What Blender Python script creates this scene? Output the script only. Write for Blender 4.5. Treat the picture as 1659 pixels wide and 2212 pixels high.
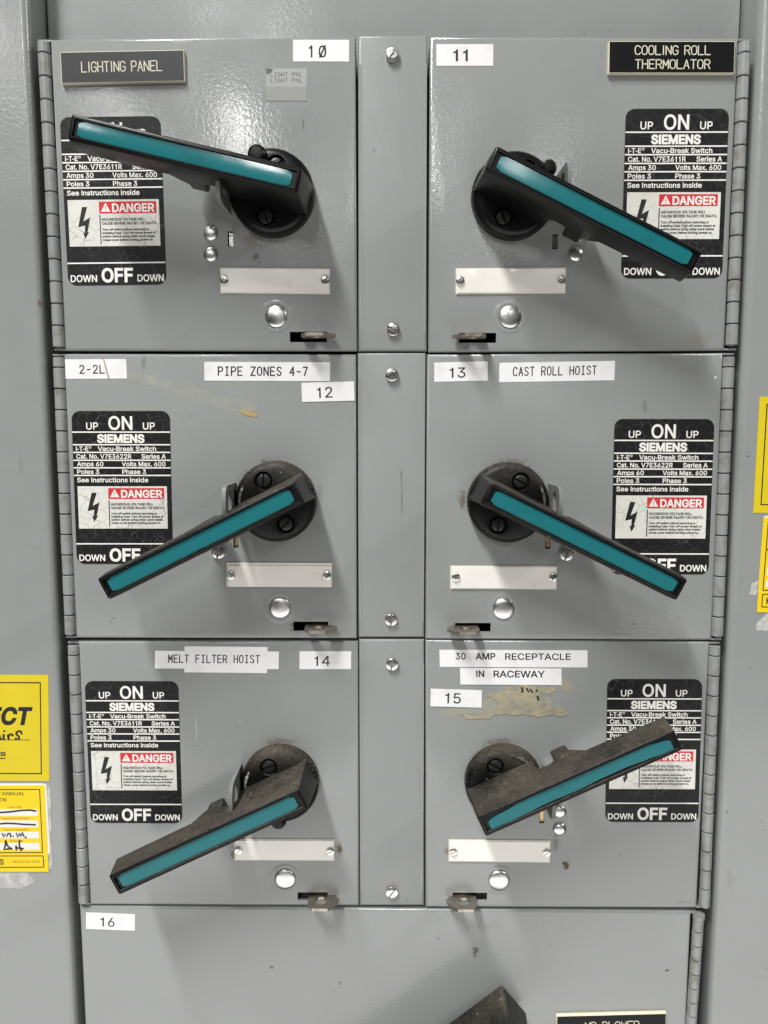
import bpy, bmesh, math, random
from mathutils import Vector, Matrix
from mathutils.geometry import delaunay_2d_cdt

for o in list(bpy.data.objects):
    bpy.data.objects.remove(o)
C = bpy.context.scene.collection
S = bpy.context.scene

# ------------------------------------------------------------------ camera, world, lamps, exposure
TILT = math.radians(6.27)          # camera looks slightly down at the switchboard from half a metre
DIST = 500.0                       # millimetres from the lens to the door faces
FPX, CPX, CPY = 1661.0, 829.5, 1106.0
cam_d = bpy.data.cameras.new('camera')
cam = bpy.data.objects.new('camera', cam_d)
C.objects.link(cam)
cam.location = (0, -DIST / 1000, 0)
cam.rotation_euler = (math.pi / 2 - TILT, 0, 0)
cam_d.sensor_fit = 'VERTICAL'
cam_d.sensor_height = 36
cam_d.lens = FPX / 2212 * 36
cam_d.clip_start = 0.01
cam_d.clip_end = 50
S.camera = cam

W = bpy.data.worlds.new('World')
S.world = W
W.use_nodes = True
wn, wl = W.node_tree.nodes, W.node_tree.links
bg = wn['Background']
tc = wn.new('ShaderNodeTexCoord')
sep = wn.new('ShaderNodeSeparateXYZ')
mr = wn.new('ShaderNodeMapRange')
mr.inputs['From Min'].default_value = -1
mr.inputs['From Max'].default_value = 1
ramp = wn.new('ShaderNodeValToRGB')
ramp.color_ramp.elements[0].color = (.30, .295, .28, 1)
ramp.color_ramp.elements[1].color = (.55, .56, .57, 1)
e = ramp.color_ramp.elements.new(.5)
e.color = (.22, .22, .22, 1)
wl.new(tc.outputs['Generated'], sep.inputs[0])
wl.new(sep.outputs['Z'], mr.inputs['Value'])
wl.new(mr.outputs[0], ramp.inputs[0])
wl.new(ramp.outputs[0], bg.inputs['Color'])
bg.inputs['Strength'].default_value = WORLD_STRENGTH = .15


def strip_lamp(name, x, z, y0, y1, width, watts, col=(1, .993, .972)):
    """A ceiling strip of fluorescent tubes running out from the switchboard; also makes the added low fill."""
    d = bpy.data.lights.new(name, 'AREA')
    d.shape = 'RECTANGLE'
    d.size = width
    d.size_y = abs(y1 - y0)
    d.energy = watts
    d.color = col
    o = bpy.data.objects.new(name, d)
    o.location = (x, (y0 + y1) / 2, z)
    C.objects.link(o)
    return o


# rows of ceiling fixtures, each row running away from the switchboard, and an added fill lamp below, standing in for floor bounce
for x, z, width, fixtures in ((-1.02, 2.9, .30, ((.9, 2.4, 185),)),
                              (-.75, 2.15, .25, ((3.5, 5.6, 66),)),
                              (.98, 2.05, .25, ((4.2, 7.0, 30),)),
                              (3.2, 2.00, .25, ((.9, 2.2, 62),)),
                              (-1.95, 2.15, .25, ((3.0, 5.0, 26),))):
    for y0, y1, watts in fixtures:
        strip_lamp('ceiling_tube', x, z, -y0, -y1, width, watts)
fl = strip_lamp('low_fill_lamp', 0, -1.25, -.5, -1.7, 2.6, 18, (1, .985, .96))  # added soft fill from below, brightens the lower doors
fl.rotation_euler = (math.radians(125), 0, 0)

S.view_settings.view_transform = 'Standard'
S.view_settings.look = 'None'
S.view_settings.exposure = 0.0
S.view_settings.gamma = 1
S.view_settings.use_curve_mapping = False

# ------------------------------------------------------------------ measuring
def at(px, py, h=0.0):
    """Where the sight line through a measured photo point meets the plane h millimetres in front of the doors -> (X, Z) mm."""
    u, v = (px - CPX) / FPX, (py - CPY) / FPX
    dy = math.cos(TILT) - v * math.sin(TILT)
    dz = -math.sin(TILT) - v * math.cos(TILT)
    t = (DIST - h) / dy
    return Vector((u * t, dz * t))


def V(p, h):
    return Vector((p[0], -h, p[1]))


def winding(c, l):
    n = 0
    for a, b in zip(l, list(l[1:]) + [l[0]]):
        s = (b[0] - a[0]) * (c[1] - a[1]) - (c[0] - a[0]) * (b[1] - a[1])
        if a[1] <= c[1] < b[1] and s > 0: n += 1
        if b[1] <= c[1] < a[1] and s < 0: n -= 1
    return n


def cdt(loops):
    """Fill an outline (first loop) minus its holes -> (points, triangles)."""
    vs, es = [], []
    for l in loops:
        k = len(vs)
        vs += [Vector((p[0], p[1])) for p in l]
        es += [(k + i, k + (i + 1) % len(l)) for i in range(len(l))]
    r = delaunay_2d_cdt(vs, es, [], 0, 1e-7)
    keep = []
    for f in r[2]:
        c = sum((r[0][i] for i in f), Vector((0, 0))) / len(f)
        if winding(c, loops[0]) and not any(winding(c, l) for l in loops[1:]): keep.append(f)
    return r[0], keep, r[3]


def tri(loops):
    """The same as index triples into the joined loops (outlines that do not cross themselves)."""
    out, fs, orig = cdt(loops)
    return [[orig[i][0] for i in f] for f in fs if all(orig[i] for i in f)]


# ------------------------------------------------------------------ object helpers (all meshes in millimetres)
ORIGIN = {}


def tag(o, label=None, cat=None, group=None, kind=None):
    if label: o['label'] = label
    if cat: o['category'] = cat
    if group: o['group'] = group
    if kind: o['kind'] = kind
    return o


def thing(name, p, label, cat, group=None, h=0):
    o = bpy.data.objects.new(name, None)
    o.empty_display_size = .01
    C.objects.link(o)
    o.location = V(p, h) * .001
    ORIGIN[o.name] = V(p, h)
    return tag(o, label, cat, group, 'thing')


def obj(name, bm, mats, parent=None, org=None, smooth=35):
    bm.normal_update()
    if not isinstance(mats, (list, tuple)): mats = [mats]
    if parent is not None:
        off = ORIGIN[parent.name]
    else:
        off = org if org is not None else Vector((0, 0, 0))
    for v in bm.verts: v.co = (v.co - off) * .001
    me = bpy.data.meshes.new(name)
    bmesh.ops.recalc_face_normals(bm, faces=bm.faces[:])
    if smooth:
        ca = math.radians(smooth)
        for f in bm.faces: f.smooth = True
        for ed in bm.edges:
            if len(ed.link_faces) != 2 or ed.calc_face_angle(0) > ca: ed.smooth = False
    bm.to_mesh(me)
    bm.free()
    for m in mats: me.materials.append(m)
    o = bpy.data.objects.new(name, me)
    C.objects.link(o)
    if parent is not None:
        o.parent = parent
    else:
        o.location = off * .001
    ORIGIN[o.name] = off
    return o


def face(bm, vs, mi=0):
    try:
        f = bm.faces.new(vs)
        f.material_index = mi
        return f
    except ValueError:
        return None


def prism(bm, pts, h0, h1, mi=0, top=True, cap=True, bot=False, side=None):
    """Outline pts in the door plane, extruded from h0 to h1 (towards the viewer)."""
    if top is True: top = mi
    if side is None: side = mi
    a = [bm.verts.new(V(p, h0)) for p in pts]
    b = [bm.verts.new(V(p, h1)) for p in pts]
    n = len(pts)
    for i in range(n):
        j = (i + 1) % n
        face(bm, [a[i], a[j], b[j], b[i]], side)
    face(bm, b, top)
    if bot: face(bm, a[::-1], side)
    return a, b


def box(bm, x0, x1, z0, z1, h0, h1, mi=0):
    prism(bm, [(x0, z0), (x1, z0), (x1, z1), (x0, z1)], h0, h1, mi, bot=True)


def rrect(cx, cz, w, hgt, r, n=5, rot=0.0):
    pts = []
    for sx, sz, a0 in ((1, 1, 0), (-1, 1, 90), (-1, -1, 180), (1, -1, 270)):
        for k in range(n + 1):
            a = math.radians(a0 + 90 * k / n)
            x = sx * (w / 2 - r) + r * math.cos(a)
            z = sz * (hgt / 2 - r) + r * math.sin(a)
            c, s = math.cos(rot), math.sin(rot)
            pts.append((cx + x * c - z * s, cz + x * s + z * c))
    return pts


def lathe(bm, p, prof, n=28, mi=0, a0=0, a1=2 * math.pi):
    full = abs(a1 - a0 - 2 * math.pi) < 1e-6
    m = n if full else n + 1
    rings = []
    for r, h in prof:
        if r < 1e-6:
            rings.append([bm.verts.new(V(p, h))])
        else:
            rings.append([bm.verts.new(V((p[0] + r * math.cos(a0 + (a1 - a0) * k / n), p[1] + r * math.sin(a0 + (a1 - a0) * k / n)), h)) for k in range(m)])
    for A, B in zip(rings, rings[1:]):
        for k in range(n):
            j = (k + 1) % m
            if len(A) == 1 and len(B) == 1: continue
            if len(B) == 1: face(bm, [A[k], A[j], B[0]], mi)
            elif len(A) == 1: face(bm, [A[0], B[j], B[k]], mi)
            else: face(bm, [A[k], A[j], B[j], B[k]], mi)


def bevel(bm, w, seg=2, ang=30, keep=None):
    bm.normal_update()
    es = [e for e in bm.edges if len(e.link_faces) == 2 and e.calc_face_angle(0) > math.radians(ang) and (keep is None or keep(e))]
    bmesh.ops.bevel(bm, geom=es, offset=w, segments=seg, profile=.5, affect='EDGES', clamp_overlap=True)


def tube(bm, pts, r, mi=0, n=6, flat=1.0):
    """Round stroke through (x, z, h) points; flat squeezes it towards the surface."""
    P = [Vector((x, -h, z)) for x, z, h in pts]
    rings = []
    for i, p in enumerate(P):
        d = (P[min(i + 1, len(P) - 1)] - P[max(i - 1, 0)])
        if d.length < 1e-9: d = Vector((1, 0, 0))
        d.normalize()
        up = Vector((0, -1, 0))
        if abs(d.dot(up)) > .95: up = Vector((0, 0, 1))
        s = d.cross(up).normalized()
        u2 = s.cross(d).normalized()
        if i == 0: p = p - d * r * .6
        if i == len(P) - 1: p = p + d * r * .6
        rings.append([bm.verts.new(p + s * (r * math.cos(2 * math.pi * k / n)) + u2 * (r * flat * math.sin(2 * math.pi * k / n))) for k in range(n)])
    for A, B in zip(rings, rings[1:]):
        for k in range(n): face(bm, [A[k], A[(k + 1) % n], B[(k + 1) % n], B[k]], mi)
    face(bm, rings[0][::-1], mi)
    face(bm, rings[-1], mi)


class Frame:
    """A flat rectangle on the switchboard measured by its four photo corners (TL, TR, BR, BL)."""
    def __init__(s, q, h=0):
        P = [at(x, y, h) for x, y in q]
        c = sum(P, Vector((0, 0))) / 4
        s.ex = ((P[1] - P[0]) + (P[2] - P[3])) / 2
        s.ey = ((P[3] - P[0]) + (P[2] - P[1])) / 2
        s.o = c - s.ex / 2 - s.ey / 2
        s.c = c
        s.w, s.h = s.ex.length, s.ey.length
        s.q = q

    def p(s, u, v):
        return s.o + s.ex * u + s.ey * v

    def rect(s, u0=0, v0=0, u1=1, v1=1):
        return [s.p(u0, v0), s.p(u1, v0), s.p(u1, v1), s.p(u0, v1)]

    def uv(s, x, y):
        (a, b), (c, d), (e2, f), (g, h2) = s.q
        xl = (a + g) / 2; xr = (c + e2) / 2; yt = (b + d) / 2; yb = (f + h2) / 2
        return (x - xl) / (xr - xl), (y - yt) / (yb - yt)


# ------------------------------------------------------------------ lettering
GLYPHS={
'A':(240,'8,0 101,254 138,254 231,0 198,0 144,151 132,186 116,239 123,239 106,185 95,151 43,0;55,71 55,99 185,99 185,71'),
'B':(228,'30,0 30,254 121,254 145,252 164,245 180,235 190,221 197,205 199,187 198,172 193,160 178,143 157,133 157,131 170,129 182,123 192,114 201,102 207,86 209,68 207,50 200,33 189,20 172,9 151,2 123,0;62,29 122,29 148,31 165,40 175,53 178,68 176,81 171,92 163,102 153,109 140,114 124,115 62,115;62,143 119,143 144,148 154,155 162,163 166,174 168,186 165,202 156,214 141,223 120,226 62,226'),
'C':(255,'134,-3 103,1 75,12 52,32 35,58 24,90 20,127 24,165 35,197 52,223 75,242 103,254 134,258 170,252 186,245 201,236 214,224 224,209 232,193 236,174 204,174 195,197 179,214 158,224 134,228 111,225 92,216 75,202 62,182 54,157 52,127 54,97 63,72 75,53 92,38 112,29 134,26 158,30 179,40 195,57 204,80 236,80 232,62 224,45 214,31 201,19 187,9 170,2 153,-2'),
'D':(251,'109,0 48,0 48,29 107,29 136,31 159,40 177,55 189,75 197,99 200,128 197,156 190,180 177,200 160,214 138,223 110,226 47,226 47,254 113,254 147,251 176,239 200,221 217,196 227,164 231,128 227,91 217,59 199,34 175,15 145,4;62,254 62,0 30,0 30,254'),
'E':(209,'30,0 30,254 186,254 186,226 62,226 62,143 178,143 178,114 62,114 62,29 188,29 188,0'),
'F':(205,'30,0 30,254 185,254 185,226 62,226 62,139 173,139 173,111 62,111 62,0'),
'G':(260,'134,-3 102,1 75,13 52,32 35,58 24,90 20,127 24,165 35,197 52,223 74,242 102,254 132,258 152,256 170,252 187,245 202,235 214,222 225,208 232,192 237,174 204,174 194,197 178,213 158,224 133,228 111,225 92,216 75,202 62,182 54,157 52,127 54,97 63,72 75,53 92,38 112,29 134,26 155,29 172,36 187,47 198,62 205,80 207,101 217,100 141,100 141,128 239,128 239,100 236,71 225,45 209,25 188,9 163,0'),
'H':(258,'30,0 30,254 62,254 62,144 196,144 196,254 228,254 228,0 196,0 196,116 62,116 62,0'),
'I':(150,'16,0 16,29 59,29 59,226 16,226 16,254 135,254 135,226 91,226 91,29 135,29 135,0'),
'K':(233,'52,73 52,108 70,131 87,152 106,172 182,254 224,254 116,138 114,138;30,0 30,254 62,254 62,167 62,112 62,97 62,0;186,0 94,130 114,155 224,0'),
'L':(196,'30,0 30,254 62,254 62,29 181,29 181,0'),
'M':(314,'30,0 30,254 76,254 139,94 144,79 150,61 156,42 161,24 154,24 159,41 165,61 171,79 176,94 238,254 284,254 284,0 252,0 252,145 252,163 253,184 253,207 253,229 256,229 249,205 241,181 234,161 228,145 171,0 143,0 85,145 80,160 72,181 65,204 56,229 59,229 60,208 60,186 61,164 61,145 61,0'),
'N':(262,'30,0 30,254 68,254 172,91 181,75 194,53 207,27 202,27 200,54 200,79 199,97 199,254 232,254 232,0 193,0 101,145 89,165 74,191 54,226 60,227 61,192 62,164 62,145 62,0'),
'O':(267,'133,-3 103,1 75,12 52,32 35,58 24,90 20,127 24,165 35,197 52,223 75,242 103,254 133,258 164,254 192,242 215,223 232,197 243,165 247,127 243,90 232,58 215,32 192,12 164,1;133,26 155,29 175,38 191,52 204,72 212,97 215,127 212,157 204,182 191,202 175,216 155,225 133,228 112,225 92,216 75,202 63,182 54,157 52,127 54,97 63,72 75,52 92,38 112,29'),
'P':(222,'30,0 30,254 118,254 144,252 166,244 183,231 195,215 202,195 204,174 202,152 195,133 183,116 166,104 144,96 118,93 55,93 55,121 116,121 134,123 149,128 159,136 167,147 171,160 172,174 171,188 167,201 159,211 148,219 134,224 116,226 62,226 62,0'),
'R':(224,'30,0 30,254 118,254 145,252 167,244 183,232 195,217 202,198 205,176 202,154 195,136 183,120 166,109 145,101 118,99 48,99 48,128 117,128 135,129 149,133 160,141 167,150 171,162 173,176 171,190 167,202 159,212 149,220 134,224 116,226 62,226 62,0;177,0 115,115 151,115 214,0'),
'S':(223,'112,-4 86,-2 64,5 46,15 32,30 23,48 19,68 52,68 55,55 62,44 71,35 83,29 112,25 128,26 143,30 155,37 165,46 171,57 173,70 171,81 166,89 148,102 122,111 92,120 64,130 43,145 30,163 26,186 29,206 37,224 51,238 69,249 90,256 114,258 137,256 158,249 175,238 189,224 197,208 200,189 169,189 163,206 151,219 134,227 112,229 97,228 84,224 73,218 64,209 59,199 58,188 60,176 65,167 85,154 106,147 132,140 156,132 179,119 197,99 202,85 204,69 201,50 193,32 180,17 162,5 139,-2'),
'T':(224,'16,226 16,254 208,254 208,226 128,226 128,0 96,0 96,226'),
'U':(259,'129,-4 101,-1 77,8 57,22 42,40 33,62 30,87 30,254 62,254 62,89 64,72 70,57 80,44 94,34 110,28 129,26 149,28 165,34 179,44 188,57 194,72 196,89 196,254 229,254 229,87 226,62 216,40 201,22 182,8 157,-1'),
'V':(240,'102,0 8,254 42,254 96,103 108,69 124,15 117,15 133,69 145,103 197,254 231,254 139,0'),
'W':(343,'78,0 8,254 41,254 82,98 88,73 93,47 98,20 95,20 100,47 106,73 112,98 153,254 190,254 231,98 237,73 243,47 249,20 244,20 249,47 255,73 261,98 302,254 335,254 265,0 228,0 184,161 176,196 168,237 175,237 167,197 159,161 115,0'),
'X':(237,'9,0 109,142 109,118 15,254 52,254 89,200 102,181 112,164 122,146 116,146 126,164 136,181 149,200 187,254 223,254 129,119 129,143 228,0 191,0 146,65 134,83 125,98 115,116 122,116 113,98 103,83 91,65 46,0'),
'Y':(236,'102,0 102,104 8,254 46,254 96,172 111,146 125,115 112,115 126,146 140,172 191,254 228,254 134,104 134,0'),
'Z':(219,'21,0 21,23 137,193 153,215 170,238 174,227 143,226 111,226 20,226 20,254 198,254 198,231 84,64 67,40 49,17 45,27 76,28 107,29 200,29 200,0'),
'J':(198,'93,-3 62,2 38,16 22,40 17,73 17,86 49,86 49,73 52,52 61,37 75,28 93,25 110,28 124,37 133,52 136,73 136,254 168,254 168,73 163,40 147,16 123,2'),
'0':(227,'113,-3 87,0 65,12 47,31 34,57 27,89 24,127 27,165 35,197 48,223 65,242 87,254 113,258 139,254 161,242 179,223 192,197 200,165 203,127 200,89 192,57 179,31 162,12 140,0;113,25 131,28 145,37 157,52 165,72 170,97 172,127 170,157 165,182 157,203 145,218 131,227 113,230 96,227 82,218 70,203 62,182 56,157 55,127 56,97 62,72 70,52 82,37 96,28'),
'1':(227,'38,0 38,27 195,27 195,0;138,254 138,0 106,0 106,224 105,224 43,179 43,213 99,254'),
'2':(227,'32,0 32,24 117,114 141,141 155,163 160,186 159,198 154,209 146,218 137,224 112,230 98,228 86,224 77,216 69,207 65,195 64,181 33,181 35,202 43,221 55,237 72,248 91,255 112,258 134,255 153,248 169,237 181,223 188,205 191,186 185,159 168,129 133,90 76,30 76,28 195,28 195,0'),
'3':(227,'109,-3 87,-1 66,5 49,15 35,29 26,46 22,66 55,66 57,54 63,44 72,35 83,30 109,25 138,30 149,37 157,46 163,58 165,72 163,86 158,98 150,109 137,117 121,122 101,124 78,124 78,150 144,224 144,226 35,226 35,254 186,254 186,230 106,139 106,144 132,144 154,138 172,127 185,111 194,93 196,72 194,51 185,33 172,18 154,6 133,-1'),
'4':(227,'20,53 20,79 123,254 155,254 54,83 54,81 207,81 207,53;141,0 141,61 141,73 141,159 171,159 171,0'),
'5':(227,'111,-3 89,-1 70,6 54,16 41,30 33,47 30,65 61,65 64,54 69,44 87,30 111,25 125,27 138,32 149,41 157,52 162,66 164,81 162,97 157,111 148,122 137,131 124,137 109,138 84,134 64,123 34,126 48,254 183,254 183,226 75,226 67,151 68,151 89,162 115,167 131,165 147,160 161,153 172,143 182,130 189,116 194,99 195,82 193,58 184,38 171,21 154,8 134,-1'),
'6':(227,'113,-3 91,-1 71,7 55,20 42,37 34,58 32,81 34,100 40,119 69,170 126,254 161,254 75,131 73,131 83,144 98,153 117,157 139,155 158,147 173,136 185,120 192,101 194,79 192,56 184,36 171,20 155,7 135,-1;113,24 127,26 139,31 149,40 157,51 162,64 164,79 162,94 157,107 149,118 139,126 127,131 113,133 99,131 87,126 77,118 69,107 64,94 62,79 64,64 69,51 77,40 87,31 99,26'),
'7':(227,'48,0 162,224 162,226 31,226 31,254 195,254 195,224 82,0'),
'8':(227,'113,-3 89,-1 68,6 50,17 37,31 29,48 26,68 28,83 33,98 40,110 51,121 63,128 76,132 76,133 59,141 46,154 38,171 35,190 38,209 45,225 57,239 73,249 92,256 113,258 134,256 153,249 169,239 181,225 188,209 191,190 188,171 180,154 167,141 150,133 150,132 164,128 176,121 186,110 194,98 199,83 200,68 198,48 189,31 176,17 158,6 137,-1;113,25 129,26 142,30 153,37 161,46 167,57 168,69 167,83 161,94 153,104 141,111 128,116 113,118 98,116 85,111 73,104 65,94 59,83 58,69 59,57 64,46 73,37 84,30 97,26;113,145 137,150 146,157 154,165 158,176 160,188 158,200 154,210 147,218 138,225 113,230 89,225 79,218 72,210 68,200 66,188 68,176 72,165 79,157 89,150'),
'9':(227,'113,258 135,255 155,247 171,234 184,217 192,197 194,173 192,155 186,135 158,84 100,0 65,0 151,124 154,124 144,111 128,101 109,97 87,100 69,107 53,119 41,134 34,154 32,176 34,198 42,218 55,235 71,247 91,255;113,230 99,228 87,223 77,215 69,204 64,191 63,176 64,161 69,148 77,137 87,129 99,123 113,122 127,123 139,129 149,137 157,147 162,160 164,175 162,190 157,204 150,215 139,223 127,228'),
'.':(94,'48,-2 39,-1 31,4 26,12 25,20 26,29 31,37 39,42 48,43 56,42 64,37 69,29 71,20 69,12 64,4 56,-1'),
'-':(227,'168,122 168,94 57,94 57,122'),
'a':(195,'80,-4 63,-3 47,2 34,11 24,22 17,37 15,54 17,69 22,80 29,90 39,97 63,105 89,110 117,113 133,117 136,121 138,127 138,128 133,148 120,161 98,165 75,161 59,150 50,137 20,146 29,161 39,173 52,182 66,188 97,192 119,190 143,180 153,172 161,160 167,145 168,126 168,0 138,0 138,26 136,26 126,12 108,1;85,23 101,24 114,29 124,37 132,47 136,57 138,69 138,95 130,91 116,88 100,86 88,84 67,79 52,70 47,62 46,52 51,36 65,26'),
'b':(212,'115,-4 99,-3 86,2 69,16 59,29 56,29 56,0 26,0 26,254 57,254 57,160 59,160 69,173 86,186 98,191 115,192 137,189 156,180 173,166 185,146 193,122 195,94 193,66 185,42 173,23 157,8 137,-1;110,23 126,26 140,33 150,44 158,58 163,75 164,95 163,114 158,131 150,145 140,156 126,163 110,165 94,163 81,156 70,145 62,131 58,114 56,95 58,75 63,58 70,43 81,32 94,26'),
'c':(198,'104,-4 79,-1 58,8 41,23 28,43 20,66 17,94 20,122 28,146 41,165 58,180 79,189 104,192 130,189 153,178 170,161 181,138 151,131 145,145 135,155 121,162 104,165 86,162 73,155 62,144 54,129 50,112 48,94 50,75 54,59 62,44 73,33 86,26 104,23 121,26 135,33 146,44 152,59 181,51 171,28 153,11 130,0'),
'd':(212,'98,-4 75,-1 56,8 40,23 27,42 20,66 17,94 20,122 27,146 40,166 56,180 75,189 98,192 114,191 126,186 144,173 153,160 155,160 155,254 186,254 186,0 156,0 156,29 153,29 143,16 126,2 114,-3;102,23 118,26 132,32 142,43 150,58 154,75 156,95 154,114 150,131 142,145 132,156 118,163 102,165 86,163 72,156 62,145 54,131 50,114 48,95 50,75 54,58 62,44 73,33 86,26'),
'e':(202,'106,-4 80,-1 58,8 41,23 28,42 20,66 17,93 20,121 28,145 40,165 58,180 78,189 103,192 133,187 147,180 160,170 170,157 179,141 184,121 186,97 186,85 37,85 37,110 169,110 155,101 153,119 149,134 141,147 131,157 118,163 103,165 87,163 73,157 62,147 54,135 50,121 48,105 48,89 50,69 55,53 64,40 76,31 90,25 106,23 127,26 143,36 153,53 182,45 177,32 168,20 156,10 141,2 125,-3'),
'f':(127,'114,190 114,164 3,164 3,190;40,0 40,216 42,231 48,243 57,252 68,259 94,265 111,263 121,260 114,234 107,236 97,237 85,235 77,230 72,221 71,209 71,0'),
'g':(213,'103,-75 84,-74 67,-70 41,-55 25,-35 51,-20 61,-33 77,-44 103,-49 124,-46 141,-38 152,-23 156,-3 156,34 153,34 143,21 126,8 114,4 97,2 76,5 56,13 40,27 28,45 20,68 17,96 20,123 27,147 40,166 56,180 76,189 98,192 114,191 127,186 144,173 154,159 157,159 157,190 186,190 186,-4 183,-27 175,-45 162,-59 145,-68 125,-73;102,30 118,32 132,38 142,47 150,61 155,77 156,96 155,115 150,132 142,146 132,156 119,163 102,165 86,163 73,156 62,145 54,131 50,115 48,96 50,78 54,61 62,48 73,38 86,32'),
'h':(205,'57,113 57,0 26,0 26,254 57,254 57,144 51,144 62,166 76,181 94,189 114,192 132,190 148,184 161,174 170,160 177,142 179,120 179,0 148,0 148,118 145,137 136,152 123,161 105,165 92,163 80,159 71,151 63,141 58,129'),
'i':(83,'26,0 26,190 57,190 57,0;42,221 34,223 27,227 22,234 21,242 22,249 27,256 34,260 42,262 50,260 57,256 62,249 63,242 62,234 57,227 50,223'),
'k':(190,'55,68 55,106 60,106 142,190 180,190 92,100 89,100;26,0 26,254 57,254 57,0;147,0 74,93 96,114 186,0'),
'l':(95,'70,-1 50,2 37,10 29,24 26,42 26,254 57,254 57,49 60,31 65,27 73,26 80,26 85,27 90,1 81,0'),
'm':(305,'26,0 26,190 56,190 56,148 54,148 59,162 66,173 86,188 110,193 129,190 144,180 154,166 160,147 156,147 161,160 169,172 190,187 218,193 234,191 249,186 261,177 270,164 276,148 278,128 278,0 248,0 248,127 245,145 236,156 224,163 209,165 197,164 187,160 173,145 168,124 168,0 137,0 137,130 134,144 126,156 115,163 100,165 79,160 70,154 63,145 58,133 57,119 57,0'),
'n':(205,'57,113 57,0 26,0 26,190 56,190 56,144 51,144 62,166 76,181 94,189 114,192 132,190 147,184 160,174 170,160 176,142 179,120 179,0 148,0 148,118 145,137 136,152 123,161 105,165 92,163 80,159 71,151 63,141 58,129'),
'o':(208,'104,-4 79,-1 58,8 41,23 28,43 20,66 17,94 20,122 28,146 41,165 58,180 79,189 104,192 128,189 149,180 167,165 180,146 188,122 191,94 188,66 180,43 167,23 149,8 128,-1;104,23 121,26 135,33 146,44 154,59 158,75 160,94 158,112 154,129 146,144 135,155 121,162 104,165 86,162 73,155 62,144 54,129 50,112 48,94 50,75 54,59 62,44 73,33 86,26'),
'p':(212,'26,-71 26,190 56,190 56,160 59,160 69,173 86,186 98,191 115,192 137,189 156,180 173,166 185,146 193,122 195,94 193,66 185,42 173,23 157,8 137,-1 115,-4 99,-3 86,2 69,16 59,29 57,29 57,-71;110,23 126,26 140,33 150,44 158,58 163,75 164,95 163,114 158,131 150,145 140,156 126,163 110,165 94,163 81,156 70,145 62,131 58,114 56,95 58,75 63,58 70,43 81,32 94,26'),
'r':(130,'26,0 26,190 56,190 56,160 58,160 65,173 76,184 90,190 107,192 115,192 122,192 122,161 115,162 103,163 91,161 80,157 70,151 63,142 58,131 57,118 57,0'),
's':(182,'91,-4 72,-3 56,2 42,9 31,19 23,32 18,47 47,53 53,40 62,30 75,25 91,23 108,25 122,31 131,40 134,51 132,60 127,68 118,74 106,78 75,85 52,93 36,104 27,119 23,137 26,152 33,166 43,177 58,185 74,190 94,192 112,191 127,186 140,179 149,170 162,145 134,139 129,149 121,158 110,164 94,166 78,164 65,158 57,150 54,139 56,129 62,122 86,111 115,105 137,97 153,86 162,71 166,53 163,37 156,24 145,12 130,3 112,-2'),
't':(114,'102,190 102,164 3,164 3,190;32,236 63,236 63,49 64,38 68,31 75,26 85,25 93,26 101,27 107,1 96,-1 84,-2 62,1 46,11 36,26 32,46'),
'u':(205,'91,-3 73,-1 57,5 44,15 35,29 28,47 26,69 26,190 57,190 57,72 60,52 68,37 82,28 100,25 113,27 125,31 134,38 142,48 146,61 148,76 148,190 179,190 179,0 149,0 149,46 154,46 143,23 129,8 111,0'),
'v':(195,'81,0 9,190 42,190 83,78 93,43 103,10 92,10 101,43 112,78 152,190 186,190 113,0'),
'w':(284,'69,0 11,190 44,190 67,107 77,68 88,21 82,21 93,67 103,107 126,190 158,190 181,107 191,68 201,21 196,21 206,68 217,107 240,190 272,190 215,0 184,0 159,86 152,112 145,140 138,169 145,169 138,140 131,112 124,86 99,0'),
'x':(189,'10,0 86,109 86,86 14,190 50,190 74,153 90,127 104,103 88,103 101,127 117,153 141,190 176,190 104,84 104,107 179,0 143,0 115,43 100,68 86,91 102,91 89,68 74,43 46,0'),
'y':(195,'24,-69 31,-43 36,-44 52,-44 65,-37 75,-18 81,-1 9,190 42,190 83,78 93,43 103,10 92,10 101,43 112,78 153,190 186,190 102,-29 88,-54 70,-68 46,-73 32,-72')}
for k, v in {'I': (92, '30,0 30,254 62,254 62,0'), 'l': (86, '28,0 28,254 58,254 58,0'), '-': (110, '16,84 16,114 92,114 92,84'),
             '1': (200, '92,0 92,182 40,182 40,206 70,211 88,222 97,238 101,254 126,254 126,0'),
             '4': (227, '141,0 141,61 20,61 20,87 132,254 171,254 171,89 207,89 207,61 171,61 171,0;141,89 141,208 58,89'),
             '0': (227, '113,-3 87,0 65,12 47,31 34,57 27,89 24,127 27,165 35,197 48,223 65,242 87,254 113,258 139,254 161,242 179,223 192,197 200,165 203,127 200,89 192,57 179,31 161,12 139,0;113,25 131,28 145,37 157,52 165,72 170,97 172,127 170,157 165,182 157,203 145,218 131,227 113,230 96,227 82,218 70,203 62,182 56,157 55,127 56,97 62,72 70,52 82,37 96,28')}.items():
    GLYPHS[k] = v
_G = {}


def area(c):
    return sum(a[0] * b[1] - b[0] * a[1] for a, b in zip(c, c[1:] + c[:1])) / 2


def fatten(c, d):
    """Offset a contour outwards (outer contours run clockwise, holes the other way)."""
    if not d: return c
    out = []
    n = len(c)
    for i in range(n):
        p0, p, p1 = Vector(c[i - 1]), Vector(c[i]), Vector(c[(i + 1) % n])
        a, b = (p - p0), (p1 - p)
        if a.length < 1e-6 or b.length < 1e-6:
            out.append(c[i]); continue
        na = Vector((-a.y, a.x)).normalized(); nb = Vector((-b.y, b.x)).normalized()
        m = na + nb
        if m.length < .2: m = na
        m.normalize()
        k = d / max(.5, m.dot(na))
        q = p + m * k
        out.append((q.x, q.y))
    return out


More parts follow.
